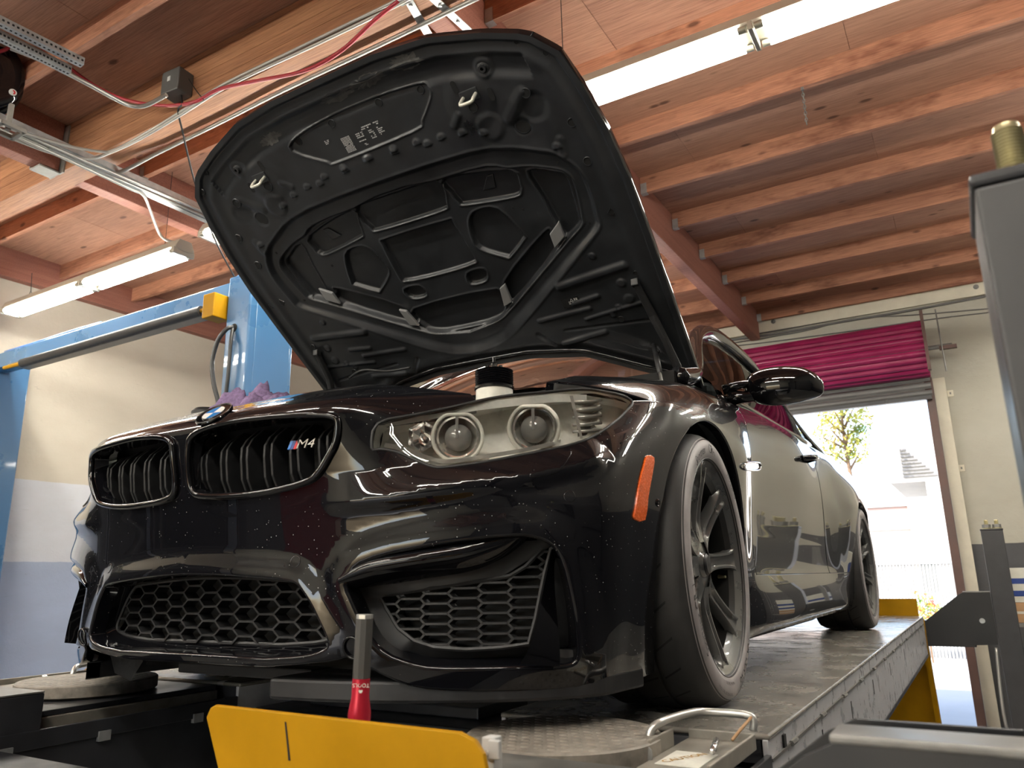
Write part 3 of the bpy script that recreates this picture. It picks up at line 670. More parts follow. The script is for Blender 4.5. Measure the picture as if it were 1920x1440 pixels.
SCL = np.array([.13, .065])
def shell_mesh(outer, holes=(), du=.1, dv=.125, offset=0.0, lips=True, mirror_join=False, lip_r=.005, lip_d=.03, hole_lip=(), edge_lip=True):
    """triangulated piece of S inside an outline in (u, v), with rounded lips; returns verts, faces, normals"""
    outer = np.array(outer); V2 = []; E = []
    def addloop(L):
        i0 = len(V2); V2.extend(L.tolist()); E.extend([(i0+k, i0+(k+1) % len(L)) for k in range(len(L))])
    addloop(outer)
    for h in holes: addloop(np.array(h))
    lo, hi = outer.min(0), outer.max(0)
    g = np.stack(np.meshgrid(np.arange(lo[0], hi[0]+du, du), np.arange(lo[1], hi[1]+dv, dv), indexing='ij'), -1).reshape(-1, 2)
    k = inpoly(g, outer)
    for h in holes: k &= ~inpoly(g, np.array(h))
    g = g[k]
    bd = np.array(V2)*SCL; gg = g*SCL; loops = [outer]+[np.array(h) for h in holes]
    keep = np.ones(len(g), bool)
    for L in loops: keep &= polydist(gg, L*SCL)[0] > .0035
    V2 = np.concatenate([np.array(V2), g[keep]])
    r = delaunay_2d_cdt([Vector(p) for p in (V2*SCL)], E, [], 0, 1e-7)
    vv = np.array([list(p) for p in r[0]])/SCL; ff = [tuple(f) for f in r[2]]
    cen = np.array([vv[list(f)].mean(0) for f in ff]); kk = inpoly(cen, outer)
    for h in holes: kk &= ~inpoly(cen, np.array(h))
    ff = [f for f, b in zip(ff, kk) if b]
    P = S(vv); N = nrm0(vv, S); P = P+N*offset
    # orient faces along the normal
    F2 = []
    for f in ff:
        n = np.cross(P[f[1]]-P[f[0]], P[f[2]]-P[f[0]]); F2.append(f if n@N[f[0]] > 0 else (f[0], f[2], f[1]))
    Vs, Fs, Ns = [P], list(F2), [N]; n0 = len(P)
    def lip(L, sgn, rr, dd, skip=None):
        nonlocal n0
        L = np.array(L); p = S(L); n = nrm0(L, S); p = p+n*offset; t = np.roll(p, -1, 0)-np.roll(p, 1, 0); t /= np.linalg.norm(t, axis=1)[:, None]+1e-12
        A = .5*np.sum(L[:, 0]*np.roll(L[:, 1], -1)-np.roll(L[:, 0], -1)*L[:, 1]); s = 1 if A > 0 else -1
        T_ = np.cross(n, t)*s*sgn           # towards the inside of the loop for sgn=+1
        m = len(L); angs = [0, 25, 50, 75, 90]; rings = []; nn = []
        for a in angs:
            a = math.radians(a); rings.append(p+T_*rr*math.sin(a)-n*rr*(1-math.cos(a))); nn.append(n*math.cos(a)+T_*math.sin(a)*0+T_*math.sin(a))
        rings.append(rings[-1]-n*dd); nn.append(T_)
        Vs.append(np.concatenate(rings)); Ns.append(np.concatenate(nn)); K = len(rings)
        for q in range(K-1):
            for i in range(m):
                if skip is not None and (skip[i] and skip[(i+1) % m]): continue
                j = (i+1) % m; f = (n0+q*m+i, n0+q*m+j, n0+(q+1)*m+j, n0+(q+1)*m+i)
                a, b, c = Vs[-1][q*m+i], Vs[-1][q*m+j], Vs[-1][(q+1)*m+j]
                if np.cross(b-a, c-a)@Ns[-1][q*m+i] < 0: f = f[::-1]
                Fs.append(f)
        n0 += K*m
    if lips:
        if edge_lip: lip(outer, -1, lip_r, lip_d, S(outer)[:, 0] < .002)
        for k_, h in enumerate(holes):
            rr, dd = hole_lip[k_] if k_ < len(hole_lip) else (lip_r, lip_d)
            lip(h, 1, rr, dd)
    V = np.concatenate(Vs); N = np.concatenate(Ns)
    if mirror_join:
        m_ = len(V); V = np.concatenate([V, V*[-1, 1, 1]]); N = np.concatenate([N, N*[-1, 1, 1]]); Fs = Fs+[tuple(i+m_ for i in f[::-1]) for f in Fs]
    return V, Fs, N
def shell(name, mat, parent, data, mirror=False):
    V, Fs, N = data
    if mirror: V = V*[-1, 1, 1]; N = N*[-1, 1, 1]; Fs = [f[::-1] for f in Fs]
    me = bpy.data.meshes.new(name); org = origin_of(parent)
    me.from_pydata((V-org).tolist(), [], [list(f) for f in Fs]); me.update()
    me.materials.append(mat); me.shade_smooth()
    me.normals_split_custom_set_from_vertices([tuple(x) for x in N/np.linalg.norm(N, axis=1)[:, None]])
    o = bpy.data.objects.new(name, me); COL.objects.link(o); o.parent = parent; return o
def patch(name, mat, parent, px, off=.002, r=.002, d=.01, sm=3, both=True, du=.08, dv=.1, uv=None):
    L = pick(spline(px, sm, True)) if uv is None else uv
    data = shell_mesh(L, offset=off, lip_r=r, lip_d=d, du=du, dv=dv); res = [shell(name, mat, parent, data)]
    if both: res.append(shell(name, mat, parent, data, True))
    return res
def circ(px, py, r3, n=16):
    # circle of radius r3 metres on S about a picked point, as (u, v)
    c = pick([(px, py)]); P = S(c)[0]; N = nrm0(c, S)[0]; M4 = frame(P, N, (0, 0, 1)); out = []
    e = 1e-3; Su = (S(c+[e, 0])[0]-P)/e; Sv = (S(c+[0, e])[0]-P)/e; J = np.stack([Su, Sv], 1)
    for a in np.linspace(0, 2*pi, n, endpoint=False):
        d = M4[:3, 0]*math.cos(a)*r3+M4[:3, 1]*math.sin(a)*r3; out.append(c[0]+np.linalg.lstsq(J, d, rcond=None)[0])
    return np.array(out)

car = thing('car', 'black two-door coupe on the lift with its hood raised', 'car', (0, 1.4, 0))
# --- bumper cover with its openings
KID = [(355, 863), (357, 835), (362, 820), (384, 806), (442, 791), (530, 781), (588, 778), (622, 781), (634, 792), (631, 828), (617, 857), (600, 885), (580, 901), (530, 916), (472, 926), (413, 930), (384, 929), (367, 924), (358, 904)]
HLB = [(700, 800), (694, 842), (727, 846), (752, 852), (783, 866), (813, 878), (840, 878), (907, 868), (973, 856), (1057, 839), (1107, 823), (1149, 796), (1176, 772), (1190, 753)]
def seq(a, b, n): return [tuple(np.array(a)+(np.array(b)-np.array(a))*k/n) for k in range(n)]
arch = []
for a in np.linspace(118, 219, 26): arch.append((.36*math.cos(math.radians(a)), .33+.36*math.sin(math.radians(a))))
uv_arch = pick_yz(arch)
uvk = pick(spline(KID, 3, True)); uvc = pick(spline(CEN[4:-2], 3)); uvi = pick(spline(INT, 2, True))
zb = [.15]
bot_px = [(500, 1247), (610, 1238), (640, 1232), (660, 1228), (690, 1246), (740, 1272), (800, 1288), (900, 1292), (1010, 1290), (1085, 1285), (1140, 1279), (1205, 1268)]
uvb = pick(spline(bot_px, 2))
c_in = pick([(560, 765)])     # strip end near the hood cut
TOP = 11.4
uo = []
uo += [(0, t) for t in np.linspace(2.2, TOP, 1)]
low_c = solve(np.array([[.0, .148], [.1, .147], [.2, .147]]), lambda P: P[:, [0, 2]], _G[_G[:, 0] < 4], S)
low_c[0, 0] = 0
strip_end = pick([(880, 739)])[0]
hl_in_top = pick([(700, 792), (745, 779), (800, 768), (850, 759), (890, 748)])
outer = [tuple(p) for p in low_c]+[tuple(p) for p in uvb]+[tuple(p) for p in uv_arch[::-1]]
seam = pick([(1285, 770), (1262, 760), (1240, 755), (1222, 752), (1206, 752)])
hb = pick(spline(HLB, 3))[::-1]
outer += [tuple(p) for p in seam]+[tuple(p) for p in hb]+[tuple(p) for p in hl_in_top]
us = np.linspace(strip_end[0], 0, 24)
outer += [(u, strip_end[1]+(TOP-strip_end[1])*min(1, (strip_end[0]-u)/strip_end[0])) for u in us]
nvert = np.linspace(TOP, low_c[0, 1], 60)[1:-1]
# the centre opening meets the centre line, so its half outline is part of the outer edge
ctop = uvc.copy()
iu = np.argsort(-ctop[:, 1])
half = ctop[ctop[:, 0] > .01]
top_v = float(pick_xz([(.001, float(S(half[:1])[0, 2]))])[0, 1]); bot_v = float(pick_xz([(.001, float(S(half[-1:])[0, 2]))])[0, 1])
up_part = [(0, v) for v in np.linspace(TOP, top_v, 40)]; lo_part = [(0, v) for v in np.linspace(bot_v, low_c[0, 1], 6)][:-1]
outer = outer[:-1]+up_part+[tuple(p) for p in half]+lo_part
outer = np.array(outer)
outer[:, 0] = np.clip(outer[:, 0], 0, None)
bump_data = shell_mesh(outer, [uvk, uvi], du=.07, dv=.1, mirror_join=True, lip_r=.006, lip_d=.03, hole_lip=[(.004, .03), (.008, .07)])
shell('bumper', M['paint'], car, bump_data)
# dark liners closing the openings behind
lb = MB(); lb.box((-.42, -.62, .12), (.42, -.60, .70)); lb.box((-.7, -.60, .10), (.7, -.30, .12))
for s in (-1, 1): lb.add(np.array([[s*.42, -.60, .1], [s*.42, -.60, .50], [s*.60, -.52, .1], [s*.60, -.52, .46], [s*.82, -.36, .1], [s*.82, -.36, .44]]), [(0, 1, 3, 2), (2, 3, 5, 4)])
lb.obj('radiator_core', M['dark'], car)
# --- splitter under the bumper
uv0 = np.stack([np.linspace(0, 8.3, 60), np.full(60, .55)], 1); sp0 = S(uv0)
pl_ = [(p[0], p[1]+.012) for p in sp0 if p[1] < -.35]
pl_ = pl_+[(pl_[-1][0]-.12, -.36), (0, -.5)]
out2 = [(x, y) for x, y in pl_ if x > .22]
out2 = [(.22, out2[0][1]+.03)]+out2+[(.22, -.45)]
for s in (1, -1):
    q = [(x*s, y) for x, y in out2]
    q = q if s > 0 else [(min(x, -.46), y+.035) for x, y in q]
    MB().prism(q if s > 0 else q[::-1], 'z', .082, .122).obj('splitter', M['plastic'], car, bevel=.006)
MB().prism([(-.22, -.68), (.22, -.68), (.22, -.45), (-.22, -.45)], 'z', .10, .125).obj('undertray', M['plastic'], car, bevel=.004)
MB().add(np.array([on(205, 1222, 'y', -.72), on(262, 1226, 'y', -.72), on(268, 1240, 'y', -.72), on(245, 1277, 'y', -.70), on(215, 1262, 'y', -.70)])[[0, 1, 2, 3, 4]], [(0, 1, 2, 3, 4)]).obj('torn_undertray_flap', M['plastic'], car)
# --- generic ring swept along a loop on S
def ring(name, mat, parent, uvl, r, off=0.0, sides=8, both=True, flat=1.0):
    P = S(uvl)+nrm0(uvl, S)*off; o = [MB().tube(P, r, sides, closed=True).obj(name, mat, parent, smooth=True)]
    if both: o.append(MB().tube(P*[-1, 1, 1], r, sides, closed=True).obj(name, mat, parent, smooth=True))
    return o
def both_sides(fn):
    for s in (1, -1): fn(np.array([s, 1, 1.0]), s)
def flip(F, s): return F if s > 0 else [tuple(f)[::-1] for f in F]
# --- kidney grilles: glossy surround, six double bars each
slat_px = [(709, 740), (830, 864), (955, 990), (1090, 1128), (1230, 1270), (1385, 1430)]
kP = S(uvk); kxz = kP[:, [0, 2]]
def kidney(m, s):
    g = MB(); P = kP+nrm0(uvk, S)*.004
    P = P*m; fr_ = MB(); fr_.tube(P, .0075, 8, closed=True)
    n = len(P); inner = P+np.array([0, .028, 0])
    cx, cz = P[:, 0].mean(), P[:, 2].mean(); inner = inner-(inner-np.array([cx, 0, cz]))*np.array([.045, 0, .07])
    fr_.add(np.concatenate([P, inner]), [(i, (i+1) % n, n+(i+1) % n, n+i) for i in range(n)])
    k = fr_.obj('kidney_grille', M['gloss'], car, smooth=True)
    fan = [[cx, P[:, 1].mean()+.13, cz]]+[[cx+(p[0]-cx)*1.2, p[1]+.09, cz+(p[2]-cz)*1.35] for p in P]
    MB().add(np.array(fan), [(0, i+1, (i+1) % n+1) for i in range(n)]).obj('grille_backing', M['dark'], k)
    for pr in slat_px:
        for a in pr:
            px = 180+.2917*a; x = on(px, 905, 'y', -.835)[0]
            zs = kxz[np.abs(kxz[:, 0]-x) < .05]
            if len(zs) == 0: continue
            # clip the bar to the opening height at this x
            xs = np.linspace(.4, .7, 61); inside = inpoly(np.stack([np.full(61, x), xs], 1), kxz); zz = xs[inside]
            if len(zz) < 3: continue
            z0, z1 = zz[0]+.004, zz[-1]-.002; h = z1-z0
            ys = np.interp(x, [0, .2, .4], [-.868, -.862, -.826])
            f = [(ys+.035, z0), (ys+.020, z0+.2*h), (ys+.014, z0+.5*h), (ys+.014, z0+.68*h), (ys+.026, z0+.82*h), (ys+.055, z1)]
            b = [(y+.045, z) for y, z in f[::-1]]
            xx = x*s
            MB().prism(f+b, 'x', xx-.0032, xx+.0032).obj('grille_bar', M['plastic'], k, bevel=.0015)
    return k
kid = []
both_sides(lambda m, s: kid.append(kidney(m, s)))
# model badge on the right-hand grille: three slanted stripes and the characters
bc = on(571, 834, 'y', -.822); Mb = frame(bc, (.22, -1, .12), (1, .22, 0))
def place(V, Mx): return V@Mx[:3, :3].T+Mx[:3, 3]
for k_, (mt, x0) in enumerate((('blue_m', -.037), ('dkblue', -.030), ('red_m', -.023))):
    V = np.array([[x0, -.009, 0], [x0+.0065, -.009, 0], [x0+.0125, .009, 0], [x0+.006, .009, 0], [x0, -.009, .005], [x0+.0065, -.009, .005], [x0+.0125, .009, .005], [x0+.006, .009, .005]])
    obj('badge_stripe', place(V, Mb), [(0, 3, 2, 1), (4, 5, 6, 7), (0, 1, 5, 4), (1, 2, 6, 5), (2, 3, 7, 6), (3, 0, 4, 7)], M[mt], kid[0])
V, F = text_mesh('M4', .027, .08); V = V.copy(); V[:, 0] = V[:, 0]*1.25+V[:, 1]*.3+.006; V[:, 2] = V[:, 2]+.003
obj('badge_lettering', place(V, Mb), F, M['chrome'], kid[0])
# round emblem on the nose
ec = pick([(403, 779)]); eP = S(ec)[0]; eN = np.array([.06, -.66, .75]); eN /= np.linalg.norm(eN); eM = frame(eP+eN*.003, eN, (1, 0, 0))
em = MB().lathe([(.0, .003), (.041, .003), (.0425, .001), (.041, -.004)], 36, eM).obj('emblem', M['gloss'], car, smooth=True, angle=30)
def annul(r0, r1, h, a0=0, a1=2*pi, n=36): return MB().lathe([(r0, h-.001), (r0, h), (r1, h), (r1, h-.001)], n, eM, a0, a1)
annul(.0395, .0415, .0045).obj('emblem_rim', M['chrome'], em); annul(.0255, .027, .0045).obj('emblem_rim', M['chrome'], em)
for q in range(4): annul(.0005, .0255, .0042, q*pi/2, (q+1)*pi/2, 8).obj('emblem_quarter', M['roundblue'] if q % 2 else M['white'], em)
# --- honeycomb grilles in the lower openings
def honeycomb(poly, yfun, W, Tt, H, wall, depth, x0=0.0):
    """bars of a honeycomb clipped to a polygon in x, z; yfun gives the depth of the grille face"""
    mb = MB(); poly = np.array(poly); px = (W+Tt)/2; lo, hi = poly.min(0), poly.max(0); seen = set()
    ni = int((hi[0]-lo[0])/px)+3; nj = int((hi[1]-lo[1])/H)+3
    for i in range(-ni, ni+1):
        for j in range(-1, nj+1):
            cx = x0+i*px; cz = lo[1]+j*H+(H/2 if i % 2 else 0)
            vs = [(cx-W/2, cz), (cx-Tt/2, cz+H/2), (cx+Tt/2, cz+H/2), (cx+W/2, cz), (cx+Tt/2, cz-H/2), (cx-Tt/2, cz-H/2)]
            for k in range(6):
                a, b = vs[k], vs[(k+1) % 6]; key = tuple(sorted(((round(a[0], 4), round(a[1], 4)), (round(b[0], 4), round(b[1], 4)))))
                if key in seen: continue
                seen.add(key); ts = np.linspace(0, 1, 11); L = np.array(a)+(np.array(b)-np.array(a))*ts[:, None]; ins = inpoly(L, poly)
                if not ins.any(): continue
                L = L[ins]; a, b = L[0], L[-1]
                if np.linalg.norm(b-a) < .004: continue
                d = (b-a)/np.linalg.norm(b-a); n = np.array([-d[1], d[0]])*wall/2; a = a-d*wall*.3; b = b+d*wall*.3
                V = []
                for p in (a-n, a+n, b+n, b-n): V.append([p[0], yfun(p[0]), p[1]])
                for p in (a-n*1.6, a+n*1.6, b+n*1.6, b-n*1.6): V.append([p[0], yfun(p[0])+depth, p[1]])
                mb.add(V, [(0, 1, 2, 3), (0, 4, 5, 1), (1, 5, 6, 2), (2, 6, 7, 3), (3, 7, 4, 0)])
    q = np.array([[p[0], yfun(p[0])+.002, p[1]] for p in poly]); mb.tube(q, .0045, 6, closed=True)
    return mb
cz = S(uvc)[:, [0, 2]]; cz = cz[cz[:, 0] > .005]
cen_poly = [tuple(p) for p in cz]+[(-x, z) for x, z in cz[::-1]]
cc_ = np.mean(cen_poly, 0); mesh_poly = [((x)*.93, (z-.245)*.80+.252) for x, z in cen_poly]
yc = lambda x: -.775+.16*x*x
honeycomb(mesh_poly, yc, .076, .040, .030, .0042, .03, .0).obj('centre_mesh_grille', M['plastic'], car)
MB().prism([(x, z) for x, z in mesh_poly], 'y', -.70, -.695).obj('grille_backing', M['dark'], car)
# shelf and side walls between the lip and the mesh
def funnel(loop, target, name, mat, m=np.array([1, 1, 1.0])):
    n = len(loop); V = np.concatenate([loop, target])*m
    return obj(name, V, [(i, (i+1) % n, n+(i+1) % n, n+i) for i in range(n)], mat, car, smooth=True, angle=60)
P_ = S(uvc); P_ = P_[P_[:, 0] > .005]; n_ = nrm0(uvc, S)[S(uvc)[:, 0] > .005]
P_ = P_-n_*.03
lp = np.concatenate([P_, P_[::-1]*[-1, 1, 1]]); tg = np.array([[x, yc(x)+.002, z] for x, z in mesh_poly])
funnel(lp, tg, 'opening_surround', M['gloss'])
# side intakes: mesh, glossy wing blade, dark air slot
MESH = [(712, 1118), (724, 1142), (745, 1178), (776, 1202), (813, 1214), (873, 1218), (940, 1214), (990, 1207), (1003, 1160), (1019, 1080), (1033, 1026), (1016, 1030), (985, 1062), (955, 1080), (907, 1088), (807, 1103), (735, 1114)]
ysi = lambda x: float(np.interp(x, [.40, .55, .70, .85], [-.725, -.695, -.625, -.52]))
def on_fun(px, py, yf):
    x = .6
    for _ in range(8): p = on(px, py, 'y', yf(x)); x = p[0]
    return p
mp = np.array([on_fun(a, b, ysi) for a, b in MESH]); mp2 = mp[:, [0, 2]]
def intake(m, s):
    mb = honeycomb(mp2, ysi, .062, .043, .0188, .004, .016, .45)
    V = np.concatenate(mb.v)*m; o = obj('side_mesh_grille', V, flip(mb.f, s), M['plastic'], car)
    bk = np.array([[p[0], p[1]+.05, p[2]] for p in mp])*m; obj('grille_backing', bk, [list(range(len(bk)))], M['dark'], car)
    # funnel from the painted lip to the mesh plane
    L = S(uvi)-nrm0(uvi, S)*.06; c2 = mp.mean(0)
    ang = lambda Q: np.arctan2(Q[:, 2]-c2[2], Q[:, 0]-c2[0])
    ml = spline(mp, 12, True); am = ang(ml); al = ang(L); tg = np.array([ml[np.argmin(np.abs(np.angle(np.exp(1j*(am-a)))))] for a in al])
    V = np.concatenate([L, tg])*m; n = len(L)
    obj('intake_surround', V, flip([(i, (i+1) % n, n+(i+1) % n, n+i) for i in range(n)], s), M['plastic'], car, smooth=True, angle=50)
both_sides(intake)
BLADE_T = [(640, 1078), (690, 1048), (773, 1033), (890, 1018), (984, 1010)]
BLADE_B = [(640, 1107), (720, 1098), (807, 1085), (880, 1073), (933, 1054), (984, 1012)]
def surfpt(px, d): uv = pick([px]); return S(uv)[0]-nrm0(uv, S)[0]*d
bt = spline(np.array([surfpt(p, .012) for p in BLADE_T]), 8); bb = spline(np.array([surfpt(p, .018) for p in BLADE_B]), 8)
def resample(P, n):
    d = np.r_[0, np.cumsum(np.linalg.norm(np.diff(P, axis=0), axis=1))]; return np.stack([np.interp(np.linspace(0, d[-1], n), d, P[:, k]) for k in range(3)], 1)
bt, bb = resample(bt, 40), resample(bb, 40)
def blade(m, s):
    rows = []
    for t in np.linspace(0, 1, 9):
        row = bt*(1-t)+bb*t; row = row+np.array([0, -1, .15])*(.03*math.sin(pi*t)**1.0*np.sin(np.linspace(.25, 1, 40)*pi)[:, None]-.0); rows.append(row)
    rows.append(bb+np.array([0, .05, .012])); rows.append(bt+np.array([0, .05, -.004]))
    V = np.concatenate(rows)*m; F = [(r*40+i, r*40+i+1, (r+1)*40+i+1, (r+1)*40+i) for r in range(len(rows)-1) for i in range(39)]
    obj('intake_blade', V, flip(F, -s), M['gloss'], car, smooth=True, angle=50)
    # upright glossy fin between the mesh and the air slot
    a = np.array([on_fun(1035, 1030, lambda x: ysi(x)-.03), on_fun(1022, 1090, lambda x: ysi(x)-.045), on_fun(1006, 1165, lambda x: ysi(x)-.06), on_fun(992, 1215, lambda x: ysi(x)-.065), on_fun(975, 1245, lambda x: ysi(x)-.065)])
    b = np.array([on_fun(1040, 1032, lambda x: ysi(x)+.0), on_fun(1040, 1100, lambda x: ysi(x)-.005), on_fun(1047, 1180, lambda x: ysi(x)-.02), on_fun(1050, 1225, lambda x: ysi(x)-.025), on_fun(1050, 1250, lambda x: ysi(x)-.03)])
    a, b = resample(spline(a, 6), 14), resample(spline(b, 6), 14); c = a+np.array([-.004, .03, 0])
    V = np.concatenate([c, a, b])*m; F = [(r*14+i, r*14+i+1, (r+1)*14+i+1, (r+1)*14+i) for r in range(2) for i in range(13)]
    obj('intake_fin', V, flip(F, s), M['gloss'], car, smooth=True, angle=40)
both_sides(blade)
# --- parking sensors, tow and washer covers, side reflector, arch screw
for p, r in (((1068, 931), .0105), ((554, 1053), .0105)):
    uvq = circ(*p, r); patch('parking_sensor', M['paint'], car, None, off=.0012, r=.0015, d=.006, uv=uvq); ring('sensor_gap', M['dark'], car, uvq, .0009)
uvw = pick(spline([(995, 888), (1012, 858), (1030, 853), (1066, 847), (1069, 852), (1052, 878), (1042, 886), (1001, 894)], 2, True))
patch('washer_cover', M['paint'], car, None, off=.0014, r=.002, d=.006, uv=uvw); ring('cover_gap', M['dark'], car, uvw, .0011)
uvt = circ(663, 1214, .02, 20); ring('tow_cover_ring', M['gloss'], car, uvt, .0025, .004)
AMB = [(1212, 856), (1224, 859), (1222, 880), (1213, 930), (1207, 974), (1188, 972), (1190, 955), (1198, 905), (1207, 870)]
patch('amber_reflector', M['amber'], car, AMB, off=.004, r=.002, d=.006, sm=2)
sc_ = pick([(1233, 943)]); q = S(sc_)[0]; n_ = nrm0(sc_, S)[0]
both_sides(lambda m, s: obj('arch_screw', (lambda b: np.concatenate(b.v)*m)(MB().lathe([(0, .003), (.003, .003), (.004, .001), (.007, .003), (.009, 0)], 14, frame(q, n_))), flip(MB().lathe([(0, .003), (.003, .003), (.004, .001), (.007, .003), (.009, 0)], 14, frame(q, n_)).f, s), M['gloss'], car))
sm_ = S(pick(spline([(1219, 754), (1214, 775), (1201, 798), (1182, 818), (1163, 831)], 5))); sn_ = nrm0(pick(spline([(1219, 754), (1214, 775), (1201, 798), (1182, 818), (1163, 831)], 5)), S)
both_sides(lambda m, s: MB().tube((sm_+sn_*.0004)*m, .0016, 6).obj('panel_seam', M['gloss'], car, smooth=True))
# --- headlights
HL = [(708, 794), (697, 840), (712, 842), (730, 844), (752, 850), (783, 864), (813, 875), (840, 875), (907, 866), (973, 854), (1057, 837), (1107, 821), (1149, 794), (1174, 771), (1186, 754), (1168, 742), (1133, 734), (1090, 729), (1023, 735), (973, 739), (917, 747), (847, 763), (780, 777)]
uvh = pick(spline(HL, 3, True)); hd = {}
hdata = shell_mesh(uvh, offset=.001, lip_r=.003, lip_d=.006, du=.1, dv=.12)
hp_, hn_ = S(uvh), nrm0(uvh, S)
DIR = np.array([.45, -1, .12]); DIR /= np.linalg.norm(DIR)
def hl_pt(px, depth):
    uv = pick([px]); p = S(uv)[0]; d = ray(*px); n = nrm0(uv, S)[0]
    return p+d*depth
def headlight(m, s):
    # tub: walls running inwards, closed at the back
    n = len(hp_); back = hp_-DIR*.09; cc = back.mean(0); back = cc+(back-cc)*.99
    V = np.concatenate([hp_-hn_*.003, back, cc[None]])*m
    F = [(i, (i+1) % n, n+(i+1) % n, n+i) for i in range(n)]+[(n+i, n+(i+1) % n, 2*n) for i in range(n)]
    h = obj('headlight', V, flip(F, s), M['headgrey'], car, smooth=True, angle=35)
    rim = MB().tube(hp_*m-hn_*m*.001, .0035, 6, closed=True).obj('seal', M['plastic'], h, smooth=True)
    lens = shell('lens', M['lens'], h, hdata, s < 0)
    for k_, (c, R, px2) in enumerate((((858, 819), .051, (842, 822)), ((1001, 803), .052, (985, 807)))):
        p = hl_pt(c, .038); zax = -ray(*c)*.62+DIR*.38; Mx = frame(p, zax, (0, 0, 1))
        def mk(b, nm, mt, par=h, sm=True, an=40):
            V = np.concatenate(b.v)*m; return obj(nm, V, flip(b.f, s), mt, par, smooth=sm, angle=an)
        # hexagonal-ended light ring
        rg = MB(); pts = []
        for a in np.linspace(0, 2*pi, 49)[:-1]:
            rr = R*min(1.0, .90/max(.2, abs(math.cos(a)))); pts.append((Mx@np.array([rr*math.cos(a), R*math.sin(a), 0, 1]))[:3])
        mk(rg.tube(pts, .0040, 8, closed=True), 'light_ring', M['milk'])
        rg2 = MB(); mk(rg2.tube([(Mx@np.array([.84*R*math.cos(a), .84*R*math.sin(a), -.006, 1]))[:3] for a in np.linspace(0, 2*pi, 41)[:-1]], .004, 6, closed=True), 'ring_bezel', M['chrome'])
        bowl = MB().lathe([(R*.86, -.004), (R*.8, -.02), (R*.62, -.034), (R*.3, -.042), (0.0, -.044)], 32, Mx); mk(bowl, 'reflector_bowl', M['reflector'])
        prj = MB().lathe([(R*.56, -.036), (R*.56, -.014), (R*.46, -.006), (R*.28, .0), (0, .002)], 28, Mx); mk(prj, 'projector', M['headdark'])
        sh_ = MB().box((-.003, -.002, -.03), (R*.8, .004, .004)); sh_.v = [place(v, Mx) for v in sh_.v]; mk(sh_, 'projector_fin', M['chrome'], an=None, sm=False)
    # upper eyebrow strip and lower chrome trim
    top_px = [(722, 792), (800, 779), (880, 763), (960, 753), (1040, 745), (1100, 746)]
    e1 = np.array([hl_pt((p[0], p[1]-6), .008) for p in top_px]); e2 = np.array([hl_pt((p[0], p[1]+9), .024) for p in top_px])
    e1, e2 = resample(spline(e1, 6), 30), resample(spline(e2, 6), 30)
    obj('eyebrow_strip', np.concatenate([e1, e2])*m, flip([(i, i+1, 31+i, 30+i) for i in range(29)], s), M['headgrey'], h, smooth=True)
    lo_px = [(720, 838), (760, 846), (800, 862), (840, 869), (907, 860), (980, 848), (1050, 832)]
    e1 = resample(spline(np.array([hl_pt(p, .012) for p in lo_px]), 6), 30); e2 = resample(spline(np.array([hl_pt((p[0]+2, p[1]-8), .05) for p in lo_px]), 6), 30)
    obj('lower_trim', np.concatenate([e1, e2])*m, flip([(i, i+1, 31+i, 30+i) for i in range(29)], -s), M['silver'], h, smooth=True)
    # inner turn-signal chamber
    b = MB(); p = hl_pt((792, 818), .05); b.lathe([(.034, 0), (.028, -.014), (.014, -.02), (0, -.021)], 6, frame(p, DIR, (0, 0, 1))); b.lathe([(0, .012), (.006, .008), (.007, -.012)], 12, frame(p, DIR, (0, 0, 1)))
    obj('signal_reflector', np.concatenate(b.v)*m, flip(b.f, s), M['chrome'], h, smooth=True, angle=20)
    # stacked outer reflector cells
    for k_, (ya, yb_, xl, xr) in enumerate(((757, 766, 1078, 1122), (772, 781, 1080, 1124), (786, 795, 1081, 1121), (799, 808, 1082, 1114), (812, 819, 1083, 1098))):
        P4 = np.array([hl_pt((xl, ya), .03), hl_pt((xr, ya-3), .028), hl_pt((xr+4, (ya+yb_)/2-2), .028), hl_pt((xr, yb_-2), .03), hl_pt((xl, yb_), .03)])
        c_ = P4.mean(0)+ray(1100, 790)*.02; V = np.concatenate([P4, c_[None]])*m
        obj('reflector_cell', V, flip([(i, (i+1) % 5, 5) for i in range(5)], s), M['reflector'], h)
    for ya in (754, 769, 783, 797, 810):
        P4 = [hl_pt((1074, ya), .026), hl_pt((1110, ya-2), .022), hl_pt((1128, ya-4), .018)]
        t_ = MB().tube(np.array(P4)*m, .0035, 6); obj('reflector_rib', np.concatenate(t_.v), t_.f, M['silver'], h, smooth=True)
    P4 = np.array([hl_pt((1068, 742), .012), hl_pt((1074, 742), .012), hl_pt((1093, 822), .012), hl_pt((1088, 823), .012)])
    obj('divider', P4*m, flip([(0, 3, 2, 1)], s), M['silver'], h)
both_sides(headlight)
# --- fender, door, quarter panel, sill (both sides)
def lineu(u, v0, v1, n=24): return [(u, v) for v in np.linspace(v0, v1, n)]
def linev(v, u0, u1, n=24): return [(u, v) for u in np.linspace(u0, u1, n)]
UD0, UD1 = 12.86, 16.0; VS = 2.65
archr = [tuple(p) for p in pick_yz([(.36*math.cos(math.radians(a)), .33+.36*math.sin(math.radians(a))) for a in np.linspace(-27, 118, 40)])]
fend = archr[:]                                   # from behind the wheel up over the arch
fs = [tuple(p+np.array([.03, .05])) for p in pick([(1285, 770), (1262, 760), (1240, 755), (1222, 752)])]
tip_up = [tuple(p) for p in pick([(1190, 741), (1160, 732), (1120, 725), (1085, 719), (1050, 716), (1028, 716)])]
fend += fs+tip_up+linev(11.95, tip_up[-1][0]+.35, UD0-.02, 30)+[(UD0-.02, v) for v in np.linspace(11.9, VS, 40)]
